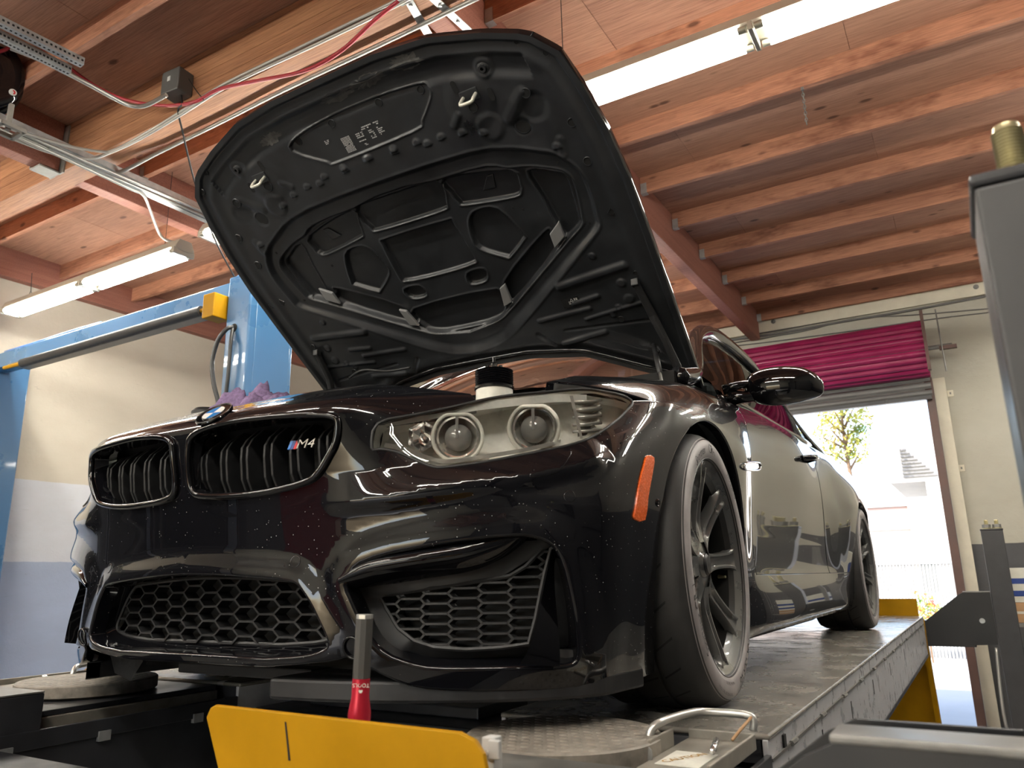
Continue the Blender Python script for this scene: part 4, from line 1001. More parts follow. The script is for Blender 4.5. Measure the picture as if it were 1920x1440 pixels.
v_end = archr[0]
fend = np.array(fend+[(UD0-.3, VS-.2), (v_end[0]+.12, max(.6, v_end[1]))])
fd = shell_mesh(fend, du=.07, dv=.1, lip_r=.004, lip_d=.02)
door_uv = np.array(lineu(UD0+.02, VS+.06, 11.8, 40)+linev(11.8, UD0+.03, UD1-.02, 40)+lineu(UD1-.02, 11.8, VS+.06, 40)+linev(VS+.06, UD1-.02, UD0+.03, 40))
dd_ = shell_mesh(door_uv, du=.08, dv=.12, lip_r=.004, lip_d=.02)
rar = [tuple(p) for p in pick_yz([(2.812+.36*math.cos(math.radians(a)), .33+.36*math.sin(math.radians(a))) for a in np.linspace(207, -27, 56)])]
qu = np.array(lineu(UD1+.02, VS+.06, 11.9, 40)+linev(11.9, UD1+.03, NC-1.02, 50)+lineu(NC-1.02, 11.9, .8, 30)+[tuple(np.array(rar[-1])+[.1, -.1])]+rar[::-1]+[(rar[0][0]-.1, VS+.06)]+linev(VS+.06, rar[0][0]-.2, UD1+.03, 10))
qd = shell_mesh(qu, du=.08, dv=.12, lip_r=.005, lip_d=.05)
sil = np.array(linev(VS, UD0-.25, rar[0][0]-.06, 60)+lineu(rar[0][0]-.06, VS, .3, 8)+linev(.3, rar[0][0]-.06, UD0-.75, 60)+lineu(UD0-.75, .3, 1.4, 6))
sd = shell_mesh(sil, du=.1, dv=.1, lip_r=.006, lip_d=.05)
HAND = None
for mir in (False, True):
    m = np.array([-1 if mir else 1, 1, 1.0]); s = -1 if mir else 1
    fo = shell('front_fender', M['paint'], car, fd, mir); do = shell('door', M['paint'], car, dd_, mir); qo = shell('rear_quarter_panel', M['paint'], car, qd, mir); si = shell('side_sill', M['paint'], car, sd, mir)
    # side vent in the fender
    gq = pick([(1397, 868), (1422, 868), (1421, 881), (1396, 880)]) ; GP = S(gq)
    b = MB(); b.tube(spline((GP+nrm0(gq, S)*.004)*m, 4, True), .0032, 8, closed=True); vo = b.obj('side_vent_frame', M['chrome'], fo, smooth=True)
    obj('side_vent', (GP+nrm0(gq, S)*.002)*m, flip([(0, 1, 2, 3)], s), M['gloss'], fo)
    # door handle: bar on two posts
    hz = pick_yz([(1.45, .775), (1.62, .785)]); HP = S(hz); HN = nrm0(hz, S)
    b = MB(); path = np.array([HP[0], HP[0]+HN[0]*.035+[0, .03, 0], HP[1]+HN[1]*.04-[0, .03, 0], HP[1]]); b.tube(spline(path, 5)*m, [.012]*16, 8); b.obj('door_handle', M['paint'], do, smooth=True)
    # inner arch liner
    for yc_ in (0.0, 2.812):
        l = MB(); l.lathe([(.385, .86), (.40, .60), (.39, .50), (.0, .50)], 40, frame((0, yc_, .33), (1, 0, 0), (0, 1, 0)), -.15, pi+.1)
        V = np.concatenate(l.v)*m; obj('arch_liner', V, flip(l.f, s), M['plastic'], car, smooth=True, angle=40)
    # glasshouse: pillars, side glass
    belt = [(.775, .62, .895), (.80, .9, .908), (.80, 1.4, .922), (.80, 1.85, .937), (.785, 2.2, .955), (.74, 2.55, .99)]
    rail = [(.70, .62, 1.0), (.615, .95, 1.21), (.575, 1.35, 1.335), (.575, 1.85, 1.345), (.60, 2.2, 1.27), (.66, 2.55, 1.09)]
    A_, B_ = resample(spline(belt, 6), 30)*m, resample(spline(rail, 6), 30)*m
    obj('side_window', np.concatenate([A_, (A_+B_)/2+np.array([.02*s, 0, 0]), B_]), flip([(r*30+i, r*30+i+1, (r+1)*30+i+1, (r+1)*30+i) for r in (0, 1) for i in range(29)], s), M['glass'], car, smooth=True)
    b = MB(); b.tube(spline([(.745, .30, .90), (.735, .47, .945), (.70, .62, 1.01), (.615, .95, 1.225), (.575, 1.35, 1.35), (.575, 1.85, 1.36), (.60, 2.2, 1.285), (.67, 2.6, 1.09), (.72, 2.95, .99)], 6)*m, [.034]*49, 8)
    b.obj('roof_pillar', M['paint'], car, smooth=True)
    b = MB(); b.tube(A_+np.array([0, 0, -.004]), .012, 8); b.obj('window_trim', M['gloss'], car, smooth=True)
    b = MB(); b.box((.60, 1.78, .94), (.79, 1.86, 1.33)); 
    # mirror: shaped shell on a forked stalk
    mc = np.array([.965, .76, .935]); mv = []
    prof = [(-.125, .012, .018), (-.110, .040, .044), (-.075, .060, .064), (-.02, .070, .070), (.035, .068, .066), (.085, .056, .055), (.118, .036, .038), (.132, .01, .014)]
    nn_ = 20
    for x, ry, rz in prof:
        for k in range(nn_):
            a = 2*pi*k/nn_; cy, cz2 = math.cos(a), math.sin(a); y = (ry if cy < 0 else ry*.55)*np.sign(cy)*abs(cy)**.8; z = rz*np.sign(cz2)*abs(cz2)**.8
            mv.append([mc[0]+x, mc[1]+y+(x*.12), mc[2]+z-(.012 if x > .09 else 0)+x*-.02])
    F = [(i*nn_+k, i*nn_+(k+1) % nn_, (i+1)*nn_+(k+1) % nn_, (i+1)*nn_+k) for i in range(len(prof)-1) for k in range(nn_)]+[list(range(nn_))[::-1], [len(F_)+0 for F_ in []] or list(range((len(prof)-1)*nn_, len(prof)*nn_))]
    mo = obj('door_mirror', np.array(mv)*m, flip(F, -s), M['gloss'], car, smooth=True, angle=60)
    mo.modifiers.new('round', 'SUBSURF').levels = 1; mo.modifiers['round'].render_levels = 2
    b = MB(); b.tube(np.array([(.79, .70, .905), (.84, .72, .905), (.90, .745, .91), (.96, .76, .92)])*m, [.03, .022, .02, .03], 10); b.tube(np.array([(.78, .68, .93), (.83, .70, .945), (.89, .735, .955)])*m, [.018, .014, .016], 8); b.obj('mirror_stalk', M['gloss'], mo, smooth=True)
    g = np.array([[.87, .80, .90], [1.05, .825, .895], [1.05, .82, .965], [.87, .80, .97]])*m; obj('mirror_glass', g, [(0, 1, 2, 3)], M['chrome'], mo)
# windscreen, roof, rear deck
def grid(fn, nu, nv):
    V = [fn(a, b) for a in np.linspace(0, 1, nu) for b in np.linspace(0, 1, nv)]
    return np.array(V), [(i*nv+j, (i+1)*nv+j, (i+1)*nv+j+1, i*nv+j+1) for i in range(nu-1) for j in range(nv-1)]
def ws(a, b):
    x = 2*a-1; base = np.array([x*.73, .24+.20*x*x, .93-.02*x*x]); top = np.array([x*.57, 1.12+.16*x*x, 1.345-.02*x*x]); return base*(1-b)+top*b+np.array([0, -.05, .05])*math.sin(pi*b)*.6
V, F = grid(ws, 25, 13); obj('windscreen', V, F, M['windscreen'], car, smooth=True)
def rf(a, b):
    x = 2*a-1; ys_ = [1.12, 1.5, 2.0, 2.5, 2.95]; zs_ = [1.345, 1.383, 1.37, 1.25, 1.03]; w_ = [.57, .57, .575, .62, .68]
    y = 1.12+1.83*b; return np.array([x*np.interp(y, ys_, w_), y+.16*x*x*(1-b), np.interp(y, ys_, zs_)-.03*x*x])
V, F = grid(rf, 17, 25); obj('roof', V, F, M['paint'], car, smooth=True)
def bt_(a, b): x = 2*a-1; return np.array([x*.74, 2.9+.72*b, 1.03-.03*b-.03*x*x])
V, F = grid(bt_, 13, 7); obj('boot_lid', V, F, M['paint'], car, smooth=True)
MB().box((-.74, 3.5, .2), (.74, 3.6, .98)).obj('rear_bumper', M['paint'], car, bevel=.04, seg=4)
MB().box((-.70, .5, .2), (.70, 3.3, .84)).obj('cabin_interior', M['dark'], car)
MB().box((-.78, -.55, .12), (.78, 3.5, .17)).obj('underbody', M['plastic'], car)
for x in (-.36, .36):
    b = MB(); b.box((x-.25, 1.15, .8), (x+.25, 1.3, 1.1)); b.box((x-.13, 1.17, 1.1), (x+.13, 1.27, 1.25)); b.obj('seat', M['plastic'], car, bevel=.05, seg=3)
# --- raised hood: inner panel as a pressed relief, outer skin, hinges, struts
HA = np.array([0, .2, 1.19]); HD = np.array([0, -.78863193, .61486557]); HN = np.array([0, -.61486557, -.78863193]); HX = np.array([1.0, 0, 0])
def crown(x, s): return .018*(np.abs(x)/.77)**4+.012*np.clip((s-.5)/.42, 0, 1)**2
def H3(x, s, h=0.0): x = np.asarray(x, float); s = np.asarray(s, float); return HA+x[..., None]*HX+s[..., None]*HD+(crown(x, s)+h)[..., None]*HN
def hp(px, py, h=0.0):
    d = ray(px, py); off = h; X = None
    for _ in range(5):
        t = ((HA+off*HN-CAM)@HN)/(d@HN); X = CAM+t*d; x, s = X[0], (X-HA)@HD; off = h+float(crown(x, s))
    return np.array([x, s])
def hpl(L, h=0.0): return np.array([hp(*p, h) for p in L])
def c4(L): return [(540+x/3, 280+y/3) for x, y in L]
def symm(P): return np.concatenate([P, (P*[-1, 1])[::-1]])
def mir(P): return (P*[-1, 1])[::-1]
sW = [-.43, -.36, -.16, .0, .17, .35, .5, .64, .74, .80]; wW = [.752, .758, .765, .770, .774, .777, .768, .747, .722, .665]
def s1f(x): return np.interp(np.abs(x), [0, .2, .38, .535, .634, .665], [.918, .917, .900, .856, .818, .80])
def s0f(x): return np.interp(np.abs(x), [0, .2, .4, .565, .713, .752], [-.195, -.197, -.229, -.32, -.395, -.43])
def hgrid(na, nt):
    A, Tt = np.meshgrid(np.linspace(-1, 1, na), np.linspace(0, 1, nt), indexing='ij')
    w = np.interp(-.43+1.23*Tt, sW, wW); X = A*w
    a0 = s0f(A*.752); a1 = s1f(A*.665); return X, a0+(a1-a0)*Tt
R_in = symm(hpl([(873, 325), (950, 321), (990, 318), (1040, 323), (1060, 331), (1073, 350), (1087, 410), (1086, 427), (1062, 455), (1000, 530), (953, 585), (935, 602), (905, 614)]))
R_out = symm(hpl([(873, 289), (1007, 284), (1060, 300), (1098, 340), (1119, 405), (1122, 425), (1104, 452), (1030, 545), (973, 613), (940, 642), (893, 660)]))
def cpoly(L, h=-.03): return hpl(c4(L), h)
pk_c = symm(np.array(sorted([(abs(x), s) for x, s in cpoly([(885, 262), (890, 320), (862, 348), (760, 382)])], key=lambda q: -q[1])))
rt = cpoly([(880, 168), (1240, 122), (1300, 200), (1305, 232), (1268, 266), (1002, 310), (962, 300), (922, 250)])
pent = cpoly([(1022, 400), (1062, 347), (1178, 340), (1318, 480), (1318, 512), (1250, 600), (1220, 604), (1082, 560), (1040, 500)])
sqr = cpoly([(882, 407), (930, 422), (1045, 610), (1040, 640), (925, 680)]); sq_c = symm(np.array([(abs(x), s) for x, s in sqr]))
slot = cpoly([(1012, 700), (1100, 677), (1114, 735), (1030, 758)])
big = cpoly([(1352, 124), (1500, 132), (1568, 168), (1636, 390), (1628, 440), (1562, 490), (1510, 408), (1430, 262)])
diag = cpoly([(1222, 745), (1440, 474), (1476, 480), (1508, 560), (1262, 858)])
bot_c = symm(np.array([(abs(x), s) for x, s in cpoly([(1172, 790), (1220, 882), (1190, 950), (1040, 1012)])]))
pockets = [rt, mir(rt), pent, mir(pent), sq_c, slot, mir(slot), big, mir(big), diag, mir(diag), bot_c]
x0_, x1_ = 0, 0
pk_center = symm(np.array([(.155, rt[0][1]+.012), (.158, rt[5][1]+.02), (.135, rt[5][1]+.006), (.02, rt[5][1]+.004)]))
pockets.append(pk_center)
LAB = symm(hpl([(690, 167), (707, 178), (792, 160), (804, 178), (790, 225), (777, 243), (700, 282), (640, 303)]))
lab_r = hpl([(665, 200), (700, 190), (790, 162), (804, 170), (806, 180), (790, 226), (776, 243), (740, 262), (700, 278), (665, 292), (635, 302)])
LABEL = hpl([(548, 283), (612, 303), (634, 303), (775, 245), (790, 225), (806, 180), (800, 163), (784, 160), (705, 184), (620, 220), (557, 258)])
ribs = [((1050, 538), (1168, 498), .013, .009), ((1012, 602), (1105, 578), .008, .006), ((1060, 642), (1135, 622), .009, .006), ((1100, 598), (1210, 565), .006, .005), ((1060, 620), (1220, 600), .005, -.003), ((1010, 628), (1040, 645), .008, -.004), ((1075, 570), (1120, 555), .008, .006), ((955, 222), (978, 175), .016, .005), ((860, 215), (852, 235), .010, .004), ((1050, 262), (1056, 290), .012, .004)]
dimples = [(692, 297), (738, 280), (782, 268), (828, 258), (868, 250), (908, 250), (1045, 275), (648, 320), (600, 345)]
circ_b = [((882, 192), .088, .004), ((905, 128), .034, .006), ((980, 238), .03, -.003), ((920, 238), .05, .004), ((1110, 480), .014, .004), ((1165, 530), .018, .005), ((1180, 560), .020, .004), ((1160, 575), .012, .004), ((1150, 590), .012, .004), ((1000, 200), .05, -.004)]
def relief(x, s):
    Q = np.stack([x.ravel(), s.ravel()], 1); h = np.zeros(len(Q))
    ol = np.concatenate([np.stack([np.interp(np.linspace(-.43, .8, 60), sW, wW), np.linspace(-.43, .8, 60)], 1), np.stack([np.linspace(.665, -.665, 60), s1f(np.linspace(.665, -.665, 60))], 1), np.stack([-np.interp(np.linspace(.8, -.43, 60), sW, wW), np.linspace(.8, -.43, 60)], 1), np.stack([np.linspace(-.75, .75, 60), s0f(np.linspace(-.75, .75, 60))], 1)])
    d, _ = polydist(Q, ol); h += .010*(1-sstep(d, .016, .024)); h += .006*np.exp(-((d-.06)/.02)**2)
    # long pressed channel behind the front edge
    fr = s1f(Q[:, 0])-Q[:, 1]; h += -.010*sstep(fr, .05, .07)*(1-sstep(fr, .10, .135))*(np.abs(Q[:, 0]) < .62)
    do = sdf(Q, R_out); di = sdf(Q, R_in)
    low = 1-sstep(Q[:, 1], -.05, .30)           # the flank is broad towards the windscreen, steep towards the front edge
    h += -.015*sstep(-do, -.004, .014+.022*low)+.002*np.exp(-((do-.004)/.005)**2)
    h += -.017*sstep(-di, -.003, .006)+.0025*np.exp(-((di-.004)/.0035)**2)
    for p in pockets:
        dp = sdf(Q, p); h += -.014*sstep(-dp, -.002, .004)+.003*np.exp(-((dp-.0045)/.003)**2)*(di < 0)
    dl = sdf(Q, LABEL); h += -.007*sstep(-dl, -.003, .003)+.003*np.exp(-((dl-.003)/.0025)**2)
    for a, b, r, hh in ribs:
        pa, pb = hp(*a), hp(*b)
        for sg in (1, -1):
            L = np.array([pa, pb])*[sg, 1]; dd, _ = polydist(Q, L, False); h += hh*sstep(-dd, -r*1.6, -r*.3)
    for p in dimples:
        c = hp(*p)
        for sg in (1, -1):
            dd = np.linalg.norm(Q-c*[sg, 1], axis=1); h += .0045*sstep(-dd, -.018, -.008)*(Q[:, 1] > c[1]-.006)
    for p, r, hh in circ_b:
        c = hp(*p)
        for sg in (1, -1):
            dd = np.linalg.norm(Q-c*[sg, 1], axis=1); h += hh*sstep(-dd, -r, -r*.6)
    # soft waviness of the pressed sheet in the front corners
    w = sstep(-np.abs(Q[:, 1]-.60), -.16, -.05)*sstep(np.abs(Q[:, 0]), .3, .4)*(1-sstep(np.abs(Q[:, 0]), .6, .68))
    h += .003*w*np.sin(Q[:, 0]*38)*np.sin(Q[:, 1]*30+1)
    return h.reshape(x.shape)
R_in, R_out, LABEL = spline(R_in, 4, True), spline(R_out, 4, True), spline(LABEL, 3, True)
pockets = [spline(p, 3, True) for p in pockets]
NA, NT = 470, 410
X_, S_ = hgrid(NA, NT); Hh = relief(X_, S_); Pin = H3(X_, S_, Hh)
Fi = [(i*NT+j, i*NT+j+1, (i+1)*NT+j+1, (i+1)*NT+j) for i in range(NA-1) for j in range(NT-1)]
hood = obj('hood', Pin.reshape(-1, 3), Fi, M['innerhood'], car, smooth=True)
X2, S2 = hgrid(80, 70); Po = H3(X2*1.002, S2+.003*np.sign(S2-.2), -.012-.085*np.clip(1-np.abs(X2/.77)**3, 0, 1)**1.5*sstep(S2, -.45, -.15)*(1-sstep(S2, .55, .93)))
obj('hood_skin', Po.reshape(-1, 3), [(i*70+j, (i+1)*70+j, (i+1)*70+j+1, i*70+j+1) for i in range(79) for j in range(69)], M['paint'], hood, smooth=True)
ei = np.concatenate([np.stack([X_[0, :], S_[0, :]], 1), np.stack([X_[:, -1], S_[:, -1]], 1), np.stack([X_[-1, ::-1], S_[-1, ::-1]], 1), np.stack([X_[::-1, 0], S_[::-1, 0]], 1)])
r0 = H3(ei[:, 0], ei[:, 1], .010); r1 = H3(ei[:, 0]*1.004, ei[:, 1], .004)+0; r2 = H3(ei[:, 0]*1.004, ei[:, 1]+.003*np.sign(ei[:, 1]-.2), -.012); n = len(ei)
obj('hood_edge', np.concatenate([r0, r1, r2]), [(k*n+i, (k+1)*n+i, (k+1)*n+(i+1) % n, k*n+(i+1) % n) for k in (0, 1) for i in range(n)], M['gloss'], hood, smooth=True)
def relh(x, s): return float(relief(np.array([[x]]), np.array([[s]]))[0, 0])
hx_M = lambda x, s, h: frame(H3(x, s, h), HN, HX)
for (px, py), r, sq in [((980, 236), .017, 0), ((986, 174), .0095, 0), ((1073, 229), .009, 0), ((1102, 302), .009, 0), ((1147, 397), .009, 1), ((969, 77), .006, 0), ((1025, 97), .007, 0), ((888, 200), .010, 0), ((787, 170), .008, 0), ((708, 194), .0085, 0), ((620, 233), .0085, 0), ((558, 267), .0085, 0), ((1165, 598), .0075, 0), ((1043, 309), .003, 0), ((975, 402), .003, 0), ((1103, 423), .003, 0), ((956, 399), .003, 0), ((1020, 525), .003, 0), ((1192, 512), .006, 0)]:
    x, s = hp(px, py)
    for sg in ((1, -1) if abs(x) > .4 else (1,)):
        h = relh(x*sg, s)+.0012
        r = r*1.2; MB().lathe([(0, 0), (r, 0), (r*1.12, -.0008)], 4 if sq else 14, hx_M(x*sg, s, h)).obj('access_hole', M['dark'], hood)
        if r > .006: MB().lathe([(r*1.04, -.002), (r*1.07, .0009), (r*1.18, .0011), (r*1.30, -.0012)], 4 if sq else 18, hx_M(x*sg, s, h)).obj('hole_rim', M['innerhood'], hood, smooth=True, angle=50)
for a in ((853, 163), (921, 176)):
    x, s = hp(*a)
    for sg in (1, -1):
        Mx = hx_M(x*sg, s, relh(x*sg, s)+.0012); ang = np.linspace(0, 2*pi, 20, endpoint=False)
        V = np.array([[.0085*math.cos(t), .0085*math.sin(t)+(.010 if math.sin(t) > 0 else -.010), 0] for t in ang]); obj('slotted_hole', place(V, Mx), [list(range(20))], M['dark'], hood)
# strikers, rubber stops
x, s = hp(882, 178)
for sg in (1, -1):
    h = relh(x*sg, s); b = MB(); Mx = hx_M(x*sg, s, h)
    b.box((-.03, -.018, -.002), (.03, .018, .004)); b.v = [place(v, Mx) for v in b.v]; k = b.obj('striker_plate', M['innerhood'], hood, bevel=.003)
    P = [(-.021, 0, .002), (-.021, -.004, .03), (-.016, -.008, .04), (.016, -.008, .04), (.021, -.004, .03), (.021, 0, .002)]
    MB().tube(spline(place(np.array(P), Mx), 5), .0055, 8).obj('striker', M['plated'], k, smooth=True)
    xb, sb = hp(905, 128); MB().lathe([(.004, .004), (.005, .012), (.011, .012), (.013, .004), (.02, 0)], 16, hx_M(xb*sg, sb, relh(xb*sg, sb))).obj('rubber_stop', M['plastic'], hood, smooth=True, angle=40)
# ground bare patches on the front channel
M['bare'] = plain('scuffed_primer', (.085, .083, .078), .5, vary=.5, vscale=50)
for (px, py, L, w) in [(762, 116, .10, .045), (690, 150, .13, .036), (630, 182, .12, .032), (505, 262, .09, .036)]:
    x, s = hp(px, py); rg = np.random.default_rng(int(px)); m_ = 40; V = []
    for t in np.linspace(0, 2*pi, m_, endpoint=False):
        rr = 1+.22*rg.normal()*.6; V.append((x+L/2*rr*math.cos(t)*1.0, s+w/2*rr*math.sin(t)-.35*0+(-.17 if False else 0)+(L/2*math.cos(t))*(s1f(x+.01)-s1f(x-.01))/.02))
    V = np.array(V); hh = np.array([relh(a, b_) for a, b_ in V])+.0008; c_ = np.array([[x, s]]); ch_ = np.array([relh(x, s)+.0008])
    obj('bare_patch', np.concatenate([H3(V[:, 0], V[:, 1], hh), H3(c_[:, 0], c_[:, 1], ch_)]), [(i, (i+1) % m_, m_) for i in range(m_)], M['bare'], hood)
# printed stickers: lines of small print
def onhood_text(txt, px, py, size, dx=0, ds=0, rot=0.0, mat='white'):
    x, s = hp(px, py); V, F = text_mesh(txt, size); c, s_ = math.cos(rot), math.sin(rot); V = V@np.array([[c, s_, 0], [-s_, c, 0], [0, 0, 1]])
    Mx = np.eye(4); Mx[:3, 0] = HX; Mx[:3, 1] = HD; Mx[:3, 2] = HN; Mx[:3, 3] = H3(x+dx, s+ds, relh(x, s)+.0018); obj('label_print', place(V, Mx), F, M[mat], hood)
rr_ = random.Random(4)
def words(n): return ' '.join(''.join(rr_.choice('IlIHIUNEM') for _ in range(rr_.randint(2, 6))) for _ in range(n))
MLb = []
lx, ls = hp(693, 252)
def bars(cx, cs, w, hgt, rows, seed, fill=.75):
    rg = random.Random(seed); mb = MB(); Mx = np.eye(4); Mx[:3, 0] = HX; Mx[:3, 1] = HD; Mx[:3, 2] = HN; Mx[:3, 3] = H3(cx, cs, relh(cx, cs)+.0015)
    for r in range(rows):
        y = hgt/2-hgt*(r+.5)/rows; x = -w/2
        while x < w/2-.002:
            L = rg.uniform(.002, .008); 
            if rg.random() < fill: V = np.array([[x, y-hgt/rows*.3, 0], [min(x+L, w/2), y-hgt/rows*.3, 0], [min(x+L, w/2), y+hgt/rows*.3, 0], [x, y+hgt/rows*.3, 0]]); mb.add(place(V, Mx), [(0, 1, 2, 3)])
            x += L+.0012
    o = mb.obj('label_print', M['white'], hood); o['kind'] = 'stuff'
M['white'] = plain('white_print', (.5, .5, .49), .5)
a = hp(652, 272); bars(a[0], a[1], .035, .05, 13, 1, .95)
for (px, py, w, hg, rows, sd_) in [(690, 237, .075, .012, 2, 2), (675, 258, .028, .03, 5, 3), (697, 252, .018, .03, 5, 4), (713, 245, .022, .028, 5, 5), (684, 272, .02, .008, 2, 6), (1073, 566, .022, .012, 3, 7), (1065, 572, .014, .008, 2, 8)]:
    a = hp(px, py); bars(a[0], a[1], w, hg, rows, sd_)
a = hp(612, 268); bars(a[0], a[1], .018, .014, 3, 9, .8)
# warning sticker with a triangle
a = hp(1071, 566); MB().prism([(-.03, -.016), (.03, -.016), (.03, .018), (-.03, .018)], 'z', 0, .0008); 
Mx = np.eye(4); Mx[:3, 0] = HX; Mx[:3, 1] = HD; Mx[:3, 2] = HN; Mx[:3, 3] = H3(a[0], a[1], relh(*a)+.001)
obj('sticker', place(np.array([[-.032, -.018, 0], [.032, -.018, 0], [.032, .018, 0], [-.032, .018, 0]]), Mx), [(0, 1, 2, 3)], M['dark'], hood)
tri = np.array([[.0, .004, .0012], [.010, .004, .0012], [.005, .013, .0012]]); tb = MB()
for k_ in range(3):
    p, q = tri[k_], tri[(k_+1) % 3]; d = (q-p)/np.linalg.norm(q-p); nn2 = np.array([-d[1], d[0], 0])*.0008; tb.add(place(np.array([p-nn2, q-nn2, q+nn2, p+nn2]), Mx), [(0, 1, 2, 3)])
for xx in (.014, .021): tb.add(place(np.array([[xx, .004, .0012], [xx+.005, .004, .0012], [xx+.005, .013, .0012], [xx, .013, .0012]]), Mx), [(0, 1, 2, 3)])
tb.obj('warning_symbols', M['white'], hood)
# four bare brackets and the tabs in the pockets
def hquad(px4, h0, h1, name, mat):
    q = np.array([hp(*p, h0) for p in px4])
    for sg in (1, -1):
        z0 = H3(q[:, 0]*sg, q[:, 1], h0); z1 = H3(q[:, 0]*sg, q[:, 1], h1); F = [(0, 1, 2, 3), (7, 6, 5, 4)]+[(k, k+4, (k+1) % 4+4, (k+1) % 4) for k in range(4)]
        obj(name, np.concatenate([z0, z1]), flip(F, sg), mat, hood, bevel=.003)
hquad([(1047, 416), (1059, 444), (1040, 467), (1030, 440)], -.012, -.024, 'bare_bracket', M['bracket'])
hquad([(936, 542), (946, 533), (960, 567), (945, 576)], -.012, -.024, 'bare_bracket', M['bracket'])
hquad([(912, 330), (924, 326), (930, 353), (905, 358)], -.040, -.052, 'pocket_tab', M['innerhood'])
# strip of black trim along the rear edge, wiring to the hinge
P = H3(np.linspace(-.70, .70, 40), s0f(np.linspace(-.70, .70, 40))+.035, .014); MB().tube(P, .008, 6).obj('rear_seal', M['gloss'], hood, smooth=True)
for sg in (1, -1):
    b = MB(); p0 = H3(.675*sg, .02, .012); p1 = H3(.69*sg, -.10, .02); p2 = np.array([.735*sg, .40, .90]); b.tube([p0, p1, (p1+p2)/2+np.array([0, -.02, .02]), p2], [.012, .016, .014, .016], 6); b.box(p0-.012, p0+.012)
    b.obj('hood_hinge', M['plastic'], car, bevel=.003)
    xs_, ss_ = hp(1228, 640); q0 = H3(xs_*sg, ss_, .02); q1 = np.array([.745*sg, .16, .83]); MB().tube([q0, q0*.35+q1*.65], .0085, 10).obj('gas_strut', M['plastic'], car, smooth=True); MB().tube([q0*.35+q1*.65, q1], .005, 8).obj('strut_rod', M['steelgrey'], car, smooth=True)
MB().tube(spline([H3(-.60, -.12, .02), H3(-.5, -.09, .035), H3(-.4, -.12, .03), H3(-.30, -.13, .02)], 8), .005, 6).obj('washer_hose', M['cord'], car, smooth=True)
# --- engine bay
MB().prism([(-.42, -.62), (.42, -.62), (.42, -.30), (-.42, -.30)], 'z', .64, .68).obj('slam_panel', M['plastic'], car, bevel=.01)
MB().box((-.45, -.28, .45), (.45, .25, .70)).obj('engine_cover', M['plastic'], car, bevel=.03, seg=3)
MB().box((-.74, .28, .3), (.74, .33, .92)).obj('firewall', M['dark'], car)
MB().box((-.75, -.3, .2), (.75, .3, .25)).obj('bay_floor', M['dark'], car)
for sg in (1, -1): MB().lathe([(0, .05), (.05, .05), (.09, .02), (.11, -.2)], 24, frame((.56*sg, .02, .76), (0, 0, 1))).obj('strut_tower', M['plastic'], car, smooth=True, angle=35)
rp = on(927, 738, 'y', -.27)
tk = MB().lathe([(.0, -.12), (.05, -.12), (.05, -.05), (.05, -.03), (.049, .012), (0, .012)], 28, frame(rp, (0, 0, 1))).obj('expansion_tank', M['milk'], car, smooth=True, angle=40)
rb = [(0, .055), (.018, .058), (.02, .052), (.046, .05)]
for k_ in range(7): rb += [(.051, .048-.006*k_), (.048, .045-.006*k_)]
rb += [(.053, .004), (.053, -.002), (.049, -.004)]
cp = MB().lathe(rb, 32, frame(rp+np.array([0, 0, .012]), (0, 0, 1))).obj('tank_cap', M['gloss'], tk, smooth=True, angle=35)
b = MB().lathe([(.009, .05), (.009, .07), (.005, .074), (.005, .086), (0, .088)], 12, frame(rp+np.array([0, 0, .012]), (0, 0, 1)))
for k_ in range(6):
    a = k_*pi/3; b.box(rp+np.array([.02*math.cos(a)-.004, .02*math.sin(a)-.004, .06]), rp+np.array([.02*math.cos(a)+.004, .02*math.sin(a)+.004, .074]))
b.obj('cap_knob', M['gloss'], tk, smooth=True, angle=30)
q = on(388, 772, 'y', -.45); MB().lathe([(.045, 0), (.045, .018), (.035, .028), (0, .03)], 24, frame(q-np.array([0, 0, .02]), (0, 0, 1))).obj('filler_cap', M['plastic'], car, smooth=True, angle=40)

# --- wheels
RT_, WD = .33, .275
def raw(name, V, F, mat, parent=None, smooth=True, angle=35):
    me = bpy.data.meshes.new(name); me.from_pydata(np.asarray(V).tolist(), [], [list(f) for f in F]); me.materials.append(mat); me.update()
    if smooth: me.shade_smooth(); me.set_sharp_from_angle(angle=math.radians(angle))
    o = bpy.data.objects.new(name, me); COL.objects.link(o); o.parent = parent; return o
MX = frame((0, 0, 0), (1, 0, 0), (0, 1, 0))       # lathe axis along +x; x = 0 is the outer face
def lraw(name, prof, mat, parent, n=72, angle=30): b = MB().lathe(prof, n, MX); return raw(name, np.concatenate(b.v), b.f, mat, parent, True, angle)
wheel = lraw('wheel', [(.236, -.2), (.225, -.10), (.222, -.03), (.234, -.018), (.243, -.012), (.250, -.008), (.2565, -.004), (.2575, -.008), (.2555, -.014)], M['barrel'], None, 96, 40)
lip_ = lraw('rim_lip', [(.234, -.0175), (.2435, -.0112), (.2505, -.0072), (.2570, -.0032)], M['wheel'], wheel, 96, 40)
for f in wheel.data.polygons: f.flip()
tyre = lraw('tyre', [(.252, -.012), (.2555, -.006), (.262, .003), (.275, .0075), (.292, .0085), (.306, .005), (.316, -.003), (.3235, -.014), (.328, -.028), (.3295, -.045), (.330, -.09), (.3255, -.092), (.3255, -.099), (.330, -.101), (.330, -.168), (.3255, -.170), (.3255, -.177), (.330, -.179), (.3295, -.228), (.328, -.245), (.316, -.27), (.28, -.282), (.252, -.275)], M['rubber'], wheel, 96, 60)
lraw('sidewall', [(.2560, -.0055), (.2625, .0038), (.275, .0083), (.292, .0093), (.306, .0058), (.3135, -.0005)], M['rubberside'], tyre, 96, 60)
lraw('sidewall_rib', [(.2605, .0015), (.262, .0052), (.2635, .0044)], M['rubberline'], tyre, 96, 60)
